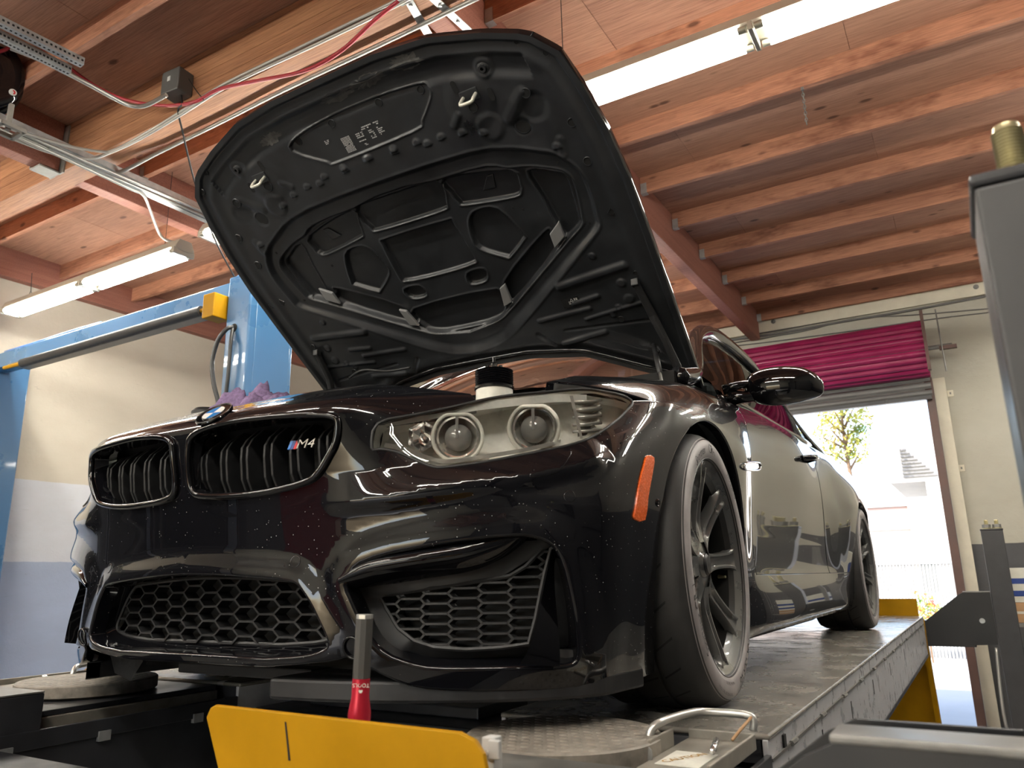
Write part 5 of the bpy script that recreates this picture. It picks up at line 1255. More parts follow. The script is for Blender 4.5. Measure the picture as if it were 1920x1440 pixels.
lraw('sidewall_rib', [(.3095, .0035), (.311, .0042), (.3125, .0010)], M['rubberline'], tyre, 96, 60)
def arc_text(txt, rad, phi0, size, mat, name='sidewall_lettering', sl=0.0):
    V, F = text_mesh(txt, size); V = V.copy(); V[:, 0] += V[:, 1]*sl; ph = phi0+V[:, 0]/rad; r = rad+V[:, 1]
    xo = np.interp(r, [.2625, .275, .292, .306, .3135], [.0043, .0088, .0098, .0063, .0])+.0004
    return raw(name, np.stack([xo, r*np.sin(ph), r*np.cos(ph)], 1), F, mat, tyre, False)
arc_text('CR-1', .286, math.radians(2), .034, M['rubberprint']); arc_text('Sportnex', .285, math.radians(-24), .03, M['rubberprint'], sl=.3)
arc_text('NANKANG', .290, math.radians(150), .036, M['rubberprint']); arc_text('275/35R19', .286, math.radians(42), .022, M['rubberprint']); arc_text('Sportnex CR-1', .286, math.radians(245), .028, M['rubberprint'])
arc_text('RADIAL TUBELESS', .276, math.radians(188), .010, M['rubberprint']); arc_text('TREADWEAR 200 TRACTION A', .300, math.radians(196), .009, M['rubberprint'])
tg_ = MB()
for k_ in range(26):
    for x0, x1, da in ((-.045, -.088, .10), (-.182, -.235, -.10), (-.105, -.15, .06)):
        a0 = 2*pi*k_/26+(.1 if x0 < -.1 else 0); P = []
        for t in np.linspace(0, 1, 6):
            a = a0+da*t; x = x0+(x1-x0)*t
            for w in (-.006, .006): P.append((x, .3304*math.cos(a+w/ .33*.5), .3304*math.sin(a+w/.33*.5)))
        tg_.add(np.array(P), [(2*i, 2*i+1, 2*i+3, 2*i+2) for i in range(5)])
o = raw('tread_groove', np.concatenate(tg_.v), tg_.f, M['dark'], tyre, False); o['kind'] = 'stuff'
# spokes: ten blades, hollowed in the middle, curving in to the hub
def spoke(a):
    rs = np.array([.055, .075, .095, .115, .14, .17, .20, .222, .238, .247]); dep = np.array([-.036, -.040, -.041, -.039, -.034, -.027, -.019, -.014, -.011, -.011]); w = np.array([.026, .029, .0265, .0235, .0215, .0215, .0235, .027, .033, .044]); th = np.array([.035, .036, .035, .033, .030, .026, .023, .022, .024, .026]); poc = np.array([0, 0, .002, .009, .013, .014, .013, .010, .003, .0])
    V = []
    for r, d, ww, t, pc in zip(rs, dep, w, th, poc):
        for q, zz in ((-1, -t), (-.96, -.007), (-.84, 0), (-.62, 0), (-.46, -pc), (0, -pc), (.46, -pc), (.62, 0), (.84, 0), (.96, -.007), (1, -t)):
            y = q*ww; V.append((d+zz, r*math.sin(a)+y*math.cos(a), r*math.cos(a)-y*math.sin(a)))
    m_ = 11; F = [(i*m_+k, i*m_+k+1, (i+1)*m_+k+1, (i+1)*m_+k) for i in range(len(rs)-1) for k in range(m_-1)]
    return raw('spoke', V, [f[::-1] for f in F], M['wheel'], wheel, True, 45)
for k_ in range(8): spoke(2*pi*k_/8-.06)
lraw('hub', [(.0, -.030), (.026, -.030), (.030, -.034), (.033, -.040), (.060, -.041), (.074, -.047), (.080, -.07)], M['wheel'], wheel, 40)
lraw('centre_cap', [(0, -.024), (.022, -.0245), (.027, -.029), (.027, -.034)], M['plastic'], wheel, 28)
for k_ in range(5):
    a = 2*pi*k_/5+.3; b = MB().lathe([(0, .012), (.009, .012), (.0105, .009), (.0105, -.004), (.015, -.004)], 6, frame((-.046, .053*math.sin(a), .053*math.cos(a)), (1, 0, 0))); raw('lug_nut', np.concatenate(b.v), b.f, M['steelgrey'], wheel, False)
b = MB().tube([(-.055, .214, -.03), (-.042, .210, -.031), (-.034, .207, -.031)], [.005, .004, .0035], 8); raw('valve_stem', np.concatenate(b.v), b.f, M['brass'], wheel)
lraw('brake_disc', [(.09, -.115), (.19, -.115), (.19, -.14), (.09, -.14)], M['silver'], wheel, 64)
lraw('barrel_back', [(.0, -.16), (.23, -.16)], M['dark'], wheel, 48)
b = MB()
for a in np.linspace(.9, 1.9, 8)[:-1]:
    pass
cal = []
for x in (-.15, -.085):
    for rr in (.135, .205):
        for a in np.linspace(1.0, 2.1, 8): cal.append((x, rr*math.sin(a), rr*math.cos(a)))
m_ = 8; F = [(0*m_+i, 0*m_+i+1, m_+i+1, m_+i) for i in range(7)]+[(2*m_+i, 3*m_+i, 3*m_+i+1, 2*m_+i+1) for i in range(7)]+[(m_+i, m_+i+1, 3*m_+i+1, 3*m_+i) for i in range(7)]+[(i, 2*m_+i, 2*m_+i+1, i+1) for i in range(7)]
raw('brake_caliper', cal, F, M['plastic'], wheel, False)
cl = np.array(car.location)
wl = [((.912, 0, .33), 0.05, 0), ((-.912, 0, .3505), pi+.05, 0), ((.925, 2.812, .33), 0, .4), ((-.925, 2.812, .3505), pi, 1.0)]
for k_, (p, rz, spin) in enumerate(wl):
    w_ = wheel if k_ == 0 else copy_tree(wheel)
    w_.parent = car; w_.location = np.array(p)-cl; w_.rotation_euler = (spin, 0.0, rz)
wheel.rotation_euler = (0, math.radians(-1.0), 0.05)
# the camera's DOF and the rag lying on the nose
q = on(500, 752, 'y', -.58); rg = np.random.default_rng(5); V = []; nu_, nv_ = 40, 26
for i in range(nu_):
    for j in range(nv_):
        a, b_ = i/(nu_-1), j/(nv_-1); x = (a-.5)*.30; y = (b_-.5)*.22
        env = (max(0, 1-((a-.5)/.5)**4)*max(0, 1-((b_-.5)/.5)**4))**.5
        f = abs(math.sin(7*a+3*math.sin(5*b_)+1))**.7; f2 = abs(math.sin(10*b_+4*math.sin(7*a)+2))**.6; f3 = math.exp(-((a-.45)/.14)**2-((b_-.4)/.3)**2)
        t_ = mnoise.turbulence(Vector((a*3.6, b_*3.0, 1.7)), 5, True, noise_basis='PERLIN_ORIGINAL', amplitude_scale=.6, frequency_scale=2.1); V.append((q[0]+x*(.85+.15*f2)+.012*math.sin(20*b_), q[1]+y+.01*math.sin(17*a), q[2]-.045+env*(.010+.058*t_+.03*f3)))
F = [(i*nv_+j, (i+1)*nv_+j, (i+1)*nv_+j+1, i*nv_+j+1) for i in range(nu_-1) for j in range(nv_-1)]
rag = obj('towel', V, F, M['rag'], smooth=True); so_ = rag.modifiers.new('thick', 'SOLIDIFY'); so_.thickness = .006
tag(rag, 'crumpled purple towel lying behind the nose of the car', 'towel')

# ------------------------------------------------------------------ the alignment lift: runways, turn plates, stops, posts, cross beams
M['deckplate'] = plain('worn_runway_plate', (.25, .232, .205), .24, metal=.2, vary=.2, vscale=7, bmp=.18, bscale=60)
M['railside'] = plain('scratched_runway_side', (.58, .58, .60), .32, metal=.2, vary=.16, vscale=16)
M['dirty'] = plain('dusty_turn_plate', (.23, .205, .175), .6, vary=.35, vscale=30)
M['dirtyslab'] = plain('worn_aluminium_slab', (.27, .25, .215), .5, metal=.3, vary=.25, vscale=18)
def runway(s, zt, label):
    x0, x1 = .45, 1.07
    r = thing('lift_runway', label, 'runway', (.76*s, 1.6, -.26+zt), 'alignment lift runways')
    def bx(b_, lo, hi):
        xs = sorted((lo[0]*s, hi[0]*s)); b_.box((xs[0], lo[1], lo[2]+zt), (xs[1], hi[1], hi[2]+zt)); return b_
    for a, b_ in ((-.295, 1.898), (1.902, 4.25)): bx(MB(), (x0, a, -.012), (x1, b_, 0)).obj('deck_plate', M['deckplate'], r, bevel=.009, seg=4)
    for xa_, xb_ in ((x0+.004, x0+.016), (x1-.016, x1-.004)):
        bx(MB(), (xa_, -.295, -.25), (xb_, 4.245, -.010)).obj('side_rail', M['railside'], r, bevel=.002)
    bx(MB(), (x0+.02, -.29, -.055), (x1-.02, -.28, -.012)).obj('front_lip', M['steelblack'], r)
    bx(MB(), (x0, -.30, -.26), (x1, 4.2, -.245)).obj('bottom_plate', M['steelblack'], r)
    bx(MB(), (x0+.004, -1.06, -.25), (x1, -.30, -.062)).obj('recess_beam', M['steelblack'], r, bevel=.004)
    for xa_ in (x0-.002, x1-.010): bx(MB(), (xa_, -1.06, -.075), (xa_+.012, -.30, -.035)).obj('recess_rail', M['steelblack'], r, bevel=.002)
    bx(MB(), (x0, -1.09, -.06), (x1, -.86, .045)).obj('front_block', M['steelblack'], r, bevel=.004)
    bx(MB(), (x0+.0, -1.088, .0455), (x1, -.862, .049)).obj('block_cover', M['steelgrey'], r)
    if s > 0:
        for y in np.arange(-.12, 4.1, .36):
            w = MB(); w.tube([(x1+.001, y, -.046+zt), (x1+.004, y+.025, -.044+zt), (x1+.001, y+.05, -.046+zt)], .006, 6); w.obj('weld_bead', M['steelgrey'], r)
        MB().box((x1-.003, -.29, -.050+zt), (x1+.001, 4.2, -.044+zt)).obj('weld_seam', M['steelgrey'], r)
        for y, z in ((-.18, -.02),): MB().box((x1-.004, y, z-.03+zt), (x1+.0005, y+.02, z+.0+zt)).obj('slot', M['dark'], r)
        for k_, y in enumerate((.25, .75, 1.3, 1.9, 2.6)):
            MB().box((x1-.004, y, -.13+zt), (x1-.0032, y+.012, -.08+zt)).obj('slot', M['dark'], r)
    else:
        for y in (-.95, -.72, -.45): MB().box((-x0-.006, y, -.085+zt), (-x0+.008, y+.03, -.062+zt)).obj('rail_clip', M['galv'], r)
    # approach ramp at the rear and its yellow wheel stop
    q = MB().prism([(4.26, -.06), (4.28, -.02), (4.72, -1.30), (4.69, -1.33)], 'x', min(x0*s, x1*s), max(x0*s, x1*s)); q.obj('approach_ramp', M['yellow'], r, bevel=.004)
    for xx in (x0, x1-.03): 
        MB().prism([(4.25, -.10), (4.25, -.20), (4.60, -1.30), (4.68, -1.30)], 'x', min(xx*s, (xx+.03)*s), max(xx*s, (xx+.03)*s)).obj('ramp_flange', M['yellow'], r)
    bx(MB(), (x0, 4.252, -.01), (x1-.03, 4.275, .115)).obj('rear_stop', M['yellow'], r, bevel=.004)
    return r
runway(1, 0.0, 'black steel runway under the left wheels of the car')
runway(-1, .02, 'black steel runway under the right wheels of the car, farther one')
def turn_plate(s, zt, label):
    c = np.array([.76*s, -.57, zt])
    t = thing('turn_plate', label, 'turn plate', (c[0], c[1], -.058+zt), 'turn plates on the runways')
    MB().box((c[0]-.24, c[1]-.262, -.058+zt), (c[0]+.24, c[1]+.255, -.02+zt)).obj('base_slab', M['dirtyslab'], t, bevel=.003)
    MB().box((c[0]-.235, c[1]-.26, -.019+zt), (c[0]+.235, c[1]+.25, -.006+zt)).obj('bearing_plate', M['steelblack'], t, bevel=.002)
    dsc = MB().lathe([(0, .03), (.178, .03), (.182, .027), (.182, .0), (.175, -.005)], 64, frame(c, (0, 0, 1))).obj('disc', M['dirty'], t, smooth=True, angle=30)
    bmps = MB(); rg2 = np.random.default_rng(2)
    for i in range(-7, 8):
        for j in range(-7, 8):
            x, y = i*.026+(.013 if j % 2 else 0), j*.0235
            if x*x+y*y < .168**2:
                a = pi/4 if (i+j) % 2 else -pi/4; bmps.lathe([(.0085, 0), (.006, .0013), (0, .0016)], 8, frame(c+np.array([x, y, .030]), (0, 0, 1)))
    bq = bmps.obj('tread_bump', M['dirty'], dsc, smooth=True); bq['kind'] = 'stuff'
    # dark corner pads round the disc
    MB().box((c[0]-.24, c[1]-.258, -.005+zt), (c[0]+.10*1, c[1]-.185, .012+zt)).obj('corner_pad', M['steelblack'], t, bevel=.003)
    # lifting handle, lock tray and pin on the outer side
    xo = c[0]+s*.19
    pth = np.array([(xo-.035*s, c[1]+.04, .0), (xo-.035*s, c[1]+.045, .035), (xo-.02*s, c[1]+.07, .05), (xo+.0*s, c[1]+.16, .052), (xo+.02*s, c[1]+.2, .05), (xo+.10*s, c[1]+.215, .046), (xo+.105*s, c[1]+.215, .02)])+np.array([0, 0, zt])
    MB().tube(spline(pth, 6), .0075, 10).obj('handle', M['silver'], t, smooth=True)
    tr = MB(); xs = sorted((xo-.01*s, xo+.115*s)); tr.box((xs[0], c[1]-.10, -.006+zt), (xs[1], c[1]+.18, .006+zt)); 
    e = xo+.115*s; tr.box((e-.003, c[1]-.10, -.006+zt), (e+.003, c[1]+.18, .022+zt)); tr.box((xs[0], c[1]+.177, -.006+zt), (xs[1], c[1]+.183, .022+zt)); tr.box((xo-.014*s-.003, c[1]-.02, 0+zt), (xo-.014*s+.003, c[1]+.10, .035+zt))
    tr.obj('lock_tray', M['dirtyslab'], t, bevel=.002)
    MB().box((xs[0]+.02, c[1]-.06, .0065+zt), (xs[1]-.03, c[1]+.05, .0075+zt)).obj('caution_label', M['milk'], t)
    lb_ = MB(); V, F = text_mesh('CAUTION', .022); V = V@rotm('Z', 62).T+np.array([(xs[0]+xs[1])/2-.01, c[1]+.0, .0082+zt]); lb_.add(V, F); lb_.obj('label_print', M['yellow'], t)
    MB().tube([(e-.03*s, c[1]+.02, .018+zt), (e-.05*s, c[1]+.11, .018+zt)], .006, 8).obj('lock_pin', M['chrome'], t, smooth=True)
    MB().tube([(e-.01*s, c[1]+.212, .045+zt), (e-.02*s, c[1]+.17, .03+zt), (e-.03*s, c[1]+.14, .015+zt)], .003, 6).obj('zip_tie', M['card'], t, smooth=True)
    MB().lathe([(0, .008), (.008, .008), (.009, .004), (.017, .003), (.017, -.001)], 12, frame((xo-.02*s, c[1]-.03, .012+zt), (0, -1, .2))).obj('bolt', M['steelgrey'], t)
turn_plate(1, -.004, 'dusty round turn plate on the runway below the left front wheel')
turn_plate(-1, .02, 'dusty round turn plate on the farther runway, at lower left')
# yellow wheel stop plate at the front of the near runway, with hinge
ys = -1.12; yp = np.array([on(388, 1321, 'y', ys), on(900, 1379, 'y', ys), on(934, 1450, 'y', ys), on(420, 1450, 'y', ys)])
yz = thing('wheel_stop', 'yellow steel wheel stop plate at the front of the near runway', 'wheel stop', ((yp[0][0]+yp[1][0])/2, ys, yp[3][2]-.1))
bx_, tx_ = yp[3][0], yp[0][0]
prof = [(tx_+.008, yp[0][2]-.004), (tx_+.018, yp[0][2]+.0005), (yp[1][0]-.03, yp[1][2]+.001), (yp[1][0]-.008, yp[1][2]-.006), (yp[1][0]+.004, yp[1][2]-.02), (yp[2][0]+.01, -.02), (yp[2][0]-.0, -.06), (yp[3][0]+.05, -.06), (yp[3][0]+.02, -.02), (tx_, yp[0][2]-.018)]
MB().prism(prof, 'y', ys, ys+.008).obj('plate', M['yellow'], yz, bevel=.002)
MB().prism([(560*.0+yp[0][0]+.165, yp[0][2]-.012), (yp[0][0]+.168, yp[0][2]-.012), (yp[0][0]+.18, yp[0][2]-.06), (yp[0][0]+.176, yp[0][2]-.06)], 'y', ys-.0006, ys-.0002).obj('scratch', M['dark'], yz)
hx = on(926, 1400, 'y', -1.06); b = MB(); b.box(hx+(-.012, -.01, -.03), hx+(.006, .01, .012)); b.box(hx+(.0, -.014, -.012), hx+(.016, -.006, .010)); b.lathe([(0, .004), (.004, .004), (.004, 0)], 8, frame(hx+(-.002, -.011, -.006), (0, -1, 0))); b.obj('hinge_block', M['white'], yz, bevel=.002)
# red and black handled bar standing behind the stop
hb_, ht_ = on(675, 1318, 'y', -1.03), on(684, 1152, 'y', -1.03)
hd_ = (ht_-hb_)/np.linalg.norm(ht_-hb_); L = np.linalg.norm(ht_-hb_); Mh = frame(hb_, hd_)
tool = thing('pry_bar', 'red and grey handled pry bar standing behind the yellow wheel stop', 'tool', hb_-hd_*.10)
ra = .0126
MB().lathe([(0, L), (ra*.98, L), (ra*.98, L-.006), (ra*.96, L-.006)], 8, Mh).obj('end_cap', M['silver'], tool, bevel=.0004)
MB().lathe([(ra*.9, L-.0062), (ra, L-.0065), (ra, .034), (ra*.9, .034)], 10, Mh).obj('grip', M['grip'], tool, smooth=True, angle=25)
MB().lathe([(ra*.9, .0338), (ra*1.02, .0335), (ra*1.02, .008), (ra*1.3, -.012), (ra*1.3, -.03), (ra*.5, -.03)], 24, Mh).obj('collar', M['redh'], tool, smooth=True, angle=40)
MB().lathe([(.006, -.03), (.006, -.10)], 10, Mh).obj('shaft', M['steelgrey'], tool, smooth=True)
to = ray(680, 1300); V, F = text_mesh('TOOLS', .0075); zx = -to; Mt = frame(hb_+hd_*.024+zx*(ra*1.035), zx, -RT); obj('handle_print', place(V*[1, 1, 0], Mt), F, M['milk'], tool)
Mt2 = frame(hb_+hd_*.016+zx*(ra*1.04), zx, -RT); obj('handle_print', place(np.array([[.003*math.cos(k*pi/3), .003*math.sin(k*pi/3), 0] for k in range(6)]), Mt2), [list(range(6))], M['milk'], tool)
# posts and cross beams
def post(x0, y0, zt, label, big):
    p = thing('lift_post', label, 'post', (x0+.065, y0+.06, FLOOR), 'alignment lift posts')
    prof = [(x0, y0), (x0+.13, y0), (x0+.13, y0+.12), (x0+.105, y0+.12), (x0+.105, y0+.114), (x0+.124, y0+.114), (x0+.124, y0+.008), (x0+.006, y0+.008), (x0+.006, y0+.114), (x0+.025, y0+.114), (x0+.025, y0+.12), (x0, y0+.12)]
    MB().prism(prof, 'z', FLOOR, zt).obj('column', M['post' if big else 'postdark'], p, bevel=.004, seg=3)
    MB().box((x0-.003, y0-.003, zt), (x0+.133, y0+.123, zt+.012)).obj('top_plate', M['steelblack'], p, bevel=.004)
    MB().box((x0-.08, y0-.08, FLOOR), (x0+.21, y0+.20, FLOOR+.015)).obj('base_plate', M['steelblack'], p)
    for dx in ((.034,) if big else (.04, .10)):
        c = (x0+dx, y0+.05, zt+.0125); r = .0125 if big else .014
        prf = [(r*2.1, 0), (r*2.1, .006), (r*1.6, .008), (r*1.6, .010)]; MB().lathe(prf, 24, frame(c, (0, 0, 1))).obj('washer', M['brass'], p, smooth=True, angle=30)
        pf = [(r*.9, .008)]
        for k_ in range(14): pf += [(r, .012+.0032*k_), (r*.88, .0136+.0032*k_)]
        pf += [(r*.8, .060), (0, .062)]
        MB().lathe(pf, 20, frame(c, (0, 0, 1))).obj('stud', M['brass'], p, smooth=True, angle=60)
        if not big: MB().lathe([(r*1.9, .008), (r*1.9, .03), (0, .03)], 6, frame(c, (0, 0, 1))).obj('nut', M['steelgrey'], p)
    return p
M['steeldark'] = plain('black_gusset_paint', (.010, .010, .011), .42, vary=.2, vscale=10)
M['postdark'] = plain('dark_post_paint', (.03, .03, .033), .42, vary=.2, vscale=10)
near = post(1.512, -1.24, .613, 'charcoal steel post at the right edge, closest to the camera, with one thick stud', True)
post(1.49, 4.26, .56, 'charcoal steel post beside the open door with two studs on top', False)
post(-1.66, -1.24, .56, 'charcoal steel post at the front of the farther runway', False)
post(-1.62, 4.26, .56, 'charcoal steel post at the rear of the farther runway', False)
def beam(y0, label, lat, zt=-.03):
    t = thing('cross_beam', label, 'beam', (0, y0+.06, zt-.17), 'alignment lift cross beams')
    MB().box((-1.48, y0, zt-.17), (1.36, y0+.13, zt)).obj('beam', M['steelblack'], t, bevel=.006, seg=3)
    for s in (1, -1):
        P = [(1.08*s, zt), (1.30*s, zt+.17), (1.33*s, zt+.185), (1.485*s, zt+.185), (1.485*s, zt-.15), (1.08*s, zt-.17)]
        MB().prism(P if s > 0 else P[::-1], 'y', y0-.006, y0+.0).obj('end_gusset', M['steeldark'], t, bevel=.001); MB().prism(P if s > 0 else P[::-1], 'y', y0+.13, y0+.136).obj('end_gusset', M['steeldark'], t, bevel=.001)
        MB().box((min(1.325*s, 1.487*s), y0-.008, zt+.183), (max(1.325*s, 1.487*s), y0+.055, zt+.192)).obj('gusset_cap', M['steelgrey'], t, bevel=.003)
        for yy in (y0-.007,): MB().lathe([(0, .004), (.016, .004), (.018, 0)], 16, frame((1.415*s, yy, zt+.0), (0, -1, 0))).obj('pivot_pin', M['galv'], t, smooth=True, angle=30)
    return t
beam(-1.10, 'black cross beam joining the front posts, nearest the camera', .1, zt=-.035)
beam(4.28, 'black cross beam joining the rear posts by the door', .1, zt=-.03)
cb = MB(); cb.tube(spline([(1.47, 4.30, -.2), (1.45, 4.28, -.6), (1.47, 4.30, -.9), (1.45, 4.28, -1.34)], 8), .012, 6); tag(cb.obj('lift_cable', M['silver'], smooth=True), 'silver lift cable hanging beside the far post', 'cable')

# ------------------------------------------------------------------ blue two-post lift by the left wall
YB2 = 1.30
xl_ = on(427, 560, 'y', YB2)[0]; xr_ = on(469, 560, 'y', YB2)[0]; yb_ = on(548, 668, 'x', xr_)[1]; ztop = on(440, 518, 'y', YB2)[2]
bl2 = thing('two_post_lift', 'blue two-post car lift in front of the left wall', 'lift', ((xl_-5.6)/2-.0, YB2+.2, FLOOR))
def col2(x0, x1, sgn):
    c = MB().prism([(x0, YB2), (x1, YB2), (x1, yb_), (x0, yb_)] if True else [], 'z', FLOOR, ztop).obj('column', M['blue'], bl2, bevel=.012, seg=3)
    f = x1 if sgn > 0 else x0
    MB().box((min(f, f+.004*sgn), YB2+.06, FLOOR+.1), (max(f, f+.004*sgn), yb_-.03, ztop-.16)).obj('face_panel', M['blue'], c, bevel=.002)
    MB().box((x0-.1, YB2-.1, FLOOR), (x1+.1, yb_+.1, FLOOR+.02)).obj('base_plate', M['bluedk'], c)
    return c
c1 = col2(xl_, xr_, 1); c2 = col2(-6.085, -5.945, -1)
MB().prism([(YB2+.02, ztop), (YB2+.12, ztop+.10), (YB2+.16, ztop+.10), (YB2+.2, ztop)], 'x', xl_+.02, xl_+.03).obj('top_bracket', M['blue'], c1)
zb1, zb0 = on(425, 532, 'y', YB2+.05)[2], on(425, 566, 'y', YB2+.05)[2]
MB().box((-5.94, YB2+.05, zb0), (xl_+.02, YB2+.19, zb1)).obj('overhead_beam', M['blue'], bl2, bevel=.006)
MB().box((-5.6, YB2+.03, zb0-.012), (xl_, YB2+.21, zb0-.001)).obj('beam_flange', M['steelgrey'], bl2)
p0, p1 = on(42, 681, 'y', YB2-.02), on(378, 583, 'y', YB2-.02); MB().tube([p0, p1], .036, 14).obj('padded_bar', M['plastic'], bl2, smooth=True, angle=40)
for a, b_ in (((8, 690), (42, 681)), ((378, 583), (398, 577))): MB().tube([on(*a, 'y', YB2-.02), on(*b_, 'y', YB2-.02)], .016, 10).obj('bar_end', M['yellow'], bl2, smooth=True, angle=40)
q = on(409, 578, 'y', YB2-.02); sb = MB().box(q+(-.06, -.08, -.085), q+(.055, .06, .085)).obj('switch_box', M['yellow'], bl2, bevel=.006)
for zz in (-.05, .04): MB().lathe([(0, .002), (.018, .002), (.018, -.002)], 14, frame(q+(.0555, -.01, zz), (1, 0, 0))).obj('box_hole', M['dark'], sb)
hz_ = on(437, 614, 'y', YB2-.01)
MB().lathe([(0, .003), (.028, .003), (.03, 0)], 18, frame(hz_+(0, .008, 0), (0, -1, 0))).obj('hose_port', M['dark'], bl2)
MB().tube(spline([hz_, on(425, 617, 'y', YB2-.05), on(408, 640, 'y', YB2-.07), on(398, 680, 'y', YB2-.07), on(401, 720, 'y', YB2-.06), on(410, 760, 'y', YB2-.04), on(412, 820, 'y', YB2-.03)], 6), .0145, 8).obj('hydraulic_hose', M['cord'], bl2, smooth=True)
MB().tube(spline([hz_, on(433, 640, 'y', YB2-.04), on(428, 700, 'y', YB2-.04), on(422, 760, 'y', YB2-.03), on(420, 830, 'y', YB2-.03)], 6), .012, 8).obj('hydraulic_hose', M['cord'], bl2, smooth=True)
MB().tube(spline([on(190, 605, 'y', YB2+.1), on(130, 622, 'y', YB2+.1), on(60, 645, 'y', YB2+.1), on(10, 660, 'y', YB2+.1)], 6), .012, 6).obj('hydraulic_pipe', M['bluedk'], bl2, smooth=True)
# things standing on the floor at the left, seen under the far runway
q = on(277, 1440, 'y', 1.0); sgn = thing('sign_board', 'white placard with red marks standing under the far runway', 'sign', (q[0], 1.0, FLOOR))
MB().box((q[0]-.07, .99, FLOOR), (q[0]+.03, 1.0, q[2]+.16)).obj('board', M['white'], sgn)
for k_ in range(5): MB().box((q[0]-.06, .987, q[2]+.11-.05*k_), (q[0]-.03, .9899, q[2]+.125-.05*k_)).obj('red_mark', M['red_m'], sgn)
q = on(340, 1420, 'y', .9); ap = thing('aluminium_stand', 'grooved aluminium stand under the far runway', 'stand', (q[0], .9, FLOOR))
for k_ in range(3): MB().box((q[0]-.12+.085*k_, .86, FLOOR), (q[0]-.045+.085*k_, .94, q[2]+.2)).obj('profile_bar', M['galv'], ap, bevel=.004)

jk = thing('rolling_jack', 'black rolling jack beam between the runways under the car', 'jack', (0, .0, -.24))
MB().box((-.43, -.26, -.235), (.43, .20, -.05)).obj('beam', M['steelblack'], jk, bevel=.008)
MB().box((-.30, -.16, -.049), (.30, .10, -.02)).obj('slide_plate', M['steelblack'], jk, bevel=.004)
for s in (-1, 1): MB().box((min(.38*s, .448*s), -.24, -.244), (max(.38*s, .448*s), .18, -.236)).obj('roller_plate', M['steelgrey'], jk)
# ------------------------------------------------------------------ outside the door
M['asphalt'] = plain('yard_concrete', (.36, .355, .34), .85, vary=.12, vscale=.6)
M['stucco'] = plain('white_stucco', (.50, .47, .43), .85, vary=.06, vscale=1.5)
M['pinkst'] = plain('pinkish_stucco', (.36, .25, .215), .85, vary=.06, vscale=2)
M['fence'] = plain('white_fence_metal', (.45, .45, .44), .5)
M['bark'] = plain('tree_bark', (.16, .1, .06), .9, vary=.3, vscale=12)
m, nt, p = newmat('yellow_green_leaves'); setp(p, Roughness=.6)
nt.links.new(ramp(nt, node(nt, 'ShaderNodeObjectInfo').outputs['Random'], [(0, (.30, .30, .03)), (1, (.30, .30, .03))]), p.inputs['Base Color'])
nt.links.new(ramp(nt, noise(nt, wcoords(nt), 1.6, 4), [(.35, (.10, .16, .03)), (.5, (.34, .33, .05)), (.66, (.5, .38, .08))]), p.inputs['Base Color']); M['leaf'] = m
m2, nt, p = newmat('red_green_leaves'); setp(p, Roughness=.6)
nt.links.new(ramp(nt, noise(nt, wcoords(nt), 6, 3), [(.42, (.12, .2, .04)), (.52, (.5, .4, .06)), (.62, (.5, .05, .03))]), p.inputs['Base Color']); M['bloom'] = m2
yard = st(MB().box((-40, YB+.2, FLOOR-.15), (40, 70, FLOOR-.02)).obj('ground', M['asphalt']))
Y = 21.0
def P2(px, py, y): return on(px, py, 'y', y)
bl = thing('outside_building', 'sunlit white and pink stucco building across the yard', 'building', (P2(1600, 1000, Y)[0], Y+3, FLOOR-.02))
xa_, xm, xe = P2(1300, 900, Y)[0], P2(1702, 960, Y)[0], P2(1725, 960, Y)[0]
zt = P2(1625, 953, Y)[2]; zp = P2(1650, 995, Y)[2]
MB().box((xa_-8, Y, FLOOR-.02), (xm, Y+2, zp)).obj('wall_lower', M['stucco'], bl)
MB().box((xa_-8, Y-.04, zp), (xm+.02, Y+2, zt)).obj('band', M['pinkst'], bl)
MB().box((xa_-8, Y-.1, zt), (xm+.05, Y+2, zt+.08)).obj('coping', M['stucco'], bl)
MB().box((xm+.02, Y-.15, FLOOR-.02), (xm+.14, Y+.1, zt)).obj('downpipe', M['cream'], bl)
b2 = thing('outside_gable_house', 'pale gabled house with a louvred vent beyond the yard', 'building', (xm+4, Y+8, FLOOR-.02))
zg = P2(1690, 905, Y+5)[2]; xg = P2(1688, 905, Y+5)[0]
MB().box((xm+.3, Y+5, FLOOR-.02), (xm+12, Y+11, zg)).obj('wall', M['stucco'], b2)
MB().prism([(xg-.3, zg), (xg+4, zg), (xg-.0, zg+2.1)], 'y', Y+5, Y+11).obj('gable', M['stucco'], b2)
for i in range(9):
    z = zg+.15+i*.11; MB().box((xg+.12, Y+4.93, z), (xg+1.1-.1*i, Y+5.01, z+.06)).obj('louvre', M['slate'], b2)
fz0, fz1 = FLOOR-.02, P2(1725, 1053, Y-5)[2]
fe = thing('yard_fence', 'white corrugated fence across the yard', 'fence', (xm+2, Y-5, FLOOR-.02))
fx0 = P2(1560, 1050, Y-5)[0]; fx1 = P2(1830, 1050, Y-5)[0]; n = 44
for i in range(n):
    x = fx0+(fx1-fx0)*i/n; w_ = (fx1-fx0)/n
    MB().prism([(x, Y-5), (x+w_*.25, Y-5.05), (x+w_*.75, Y-5.05), (x+w_-.004, Y-5), (x+w_-.004, Y-4.99), (x, Y-4.99)], 'z', fz0, fz1).obj('fence_panel', M['fence'], fe)
MB().box((fx0, Y-5.07, fz1-.05), (fx1, Y-4.96, fz1+.03)).obj('top_rail', M['fence'], fe)
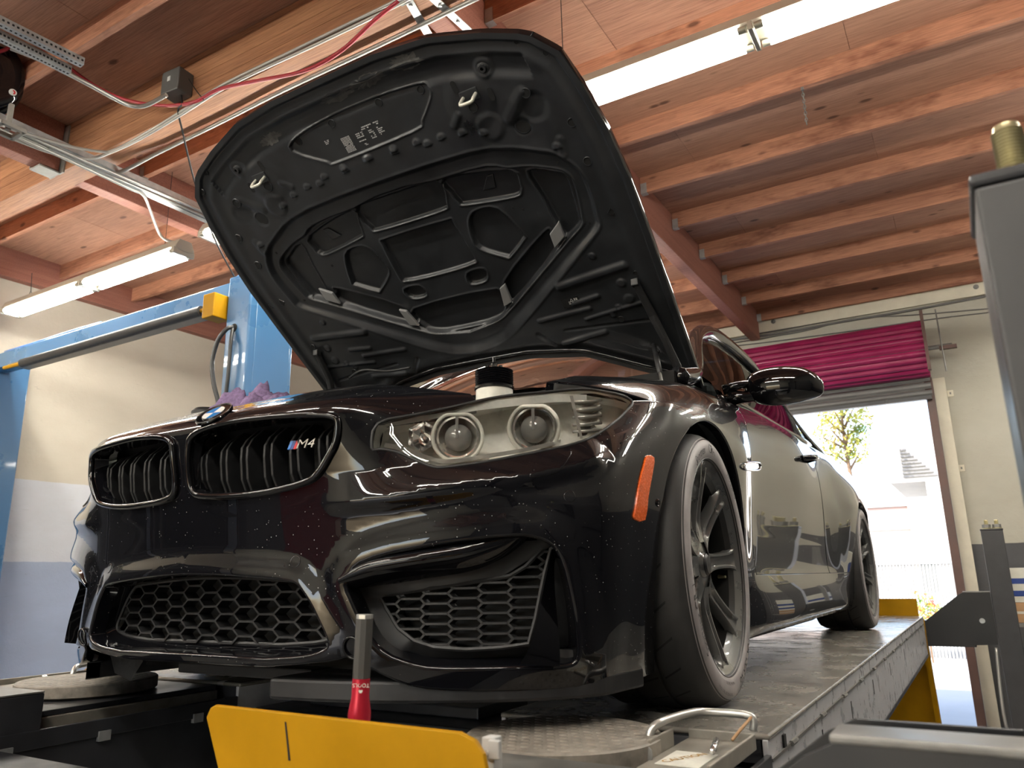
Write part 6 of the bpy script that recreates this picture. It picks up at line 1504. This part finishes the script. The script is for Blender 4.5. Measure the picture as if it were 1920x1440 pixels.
# tree: trunk, limbs, real leaf cards
def leaf_mass(centers, n, size, rng):
    V = []; F = []; 
    for c, r in centers:
        k = int(n*r*r); P = rng.normal(size=(k, 3)); P /= np.linalg.norm(P, axis=1)[:, None]; P = c+P*(r*rng.uniform(.35, 1, (k, 1))**.6)
        for q in P:
            a = rng.normal(size=3); a /= np.linalg.norm(a); b = np.cross(a, rng.normal(size=3)); b /= np.linalg.norm(b); s = size*rng.uniform(.6, 1.3)
            i = len(V); V += [q-a*s, q+b*s*.4, q+a*s, q-b*s*.4]; F.append((i, i+1, i+2, i+3))
    return np.array(V), F
ty = 25.0; tc = P2(1583, 800, ty); rngt = np.random.default_rng(3)
tree = thing('leafy_tree', 'yellow-green leafy tree seen through the open door', 'tree', (tc[0], ty, FLOOR-.02))
MB().tube([(tc[0], ty, FLOOR-.02), (tc[0]+.05, ty, 2), (tc[0]-.05, ty, tc[2]-.3), (tc[0], ty, tc[2]+2)], [.11, .08, .05, .03], 10).obj('trunk', M['bark'], tree, smooth=True)
cs = []
for px, py, rr in [(1562, 765, .42), (1600, 762, .5), (1615, 790, .42), (1590, 800, .5), (1555, 800, .4), (1580, 838, .55), (1612, 845, .42), (1545, 780, .3), (1558, 842, .35), (1600, 740, .5), (1570, 735, .5), (1590, 700, .8), (1610, 815, .38), (1538, 815, .28)]:
    q = P2(px, py, ty+rngt.uniform(-.8, .8)); cs.append((q, rr))
for c, r in cs: MB().tube([(tc[0], ty, c[2]-.6), c-np.array([0, 0, .05])], [.05, .015], 6).obj('branch', M['bark'], tree, smooth=True)
V, F = leaf_mass(cs, 900, .075, rngt); lv = obj('leaves', V, F, M['leaf'], tree); lv['kind'] = 'stuff'
sy = 15.0; V, F = leaf_mass([(P2(1735, 1140, sy), .28), (P2(1728, 1128, sy), .22), (P2(1747, 1150, sy), .25), (P2(1738, 1160, sy), .3)], 1500, .04, rngt)
shr = thing('flowering_shrub', 'small red and yellow flowering shrub outside the door', 'shrub', (P2(1738, 1160, sy)[0], sy, FLOOR-.02))
lv = obj('leaves', V, F, M['bloom'], shr); lv['kind'] = 'stuff'
c0 = P2(1738, 1160, sy); MB().tube([(c0[0], sy, FLOOR-.02), (c0[0], sy, c0[2])], .02, 6).obj('stem', M['bark'], shr)
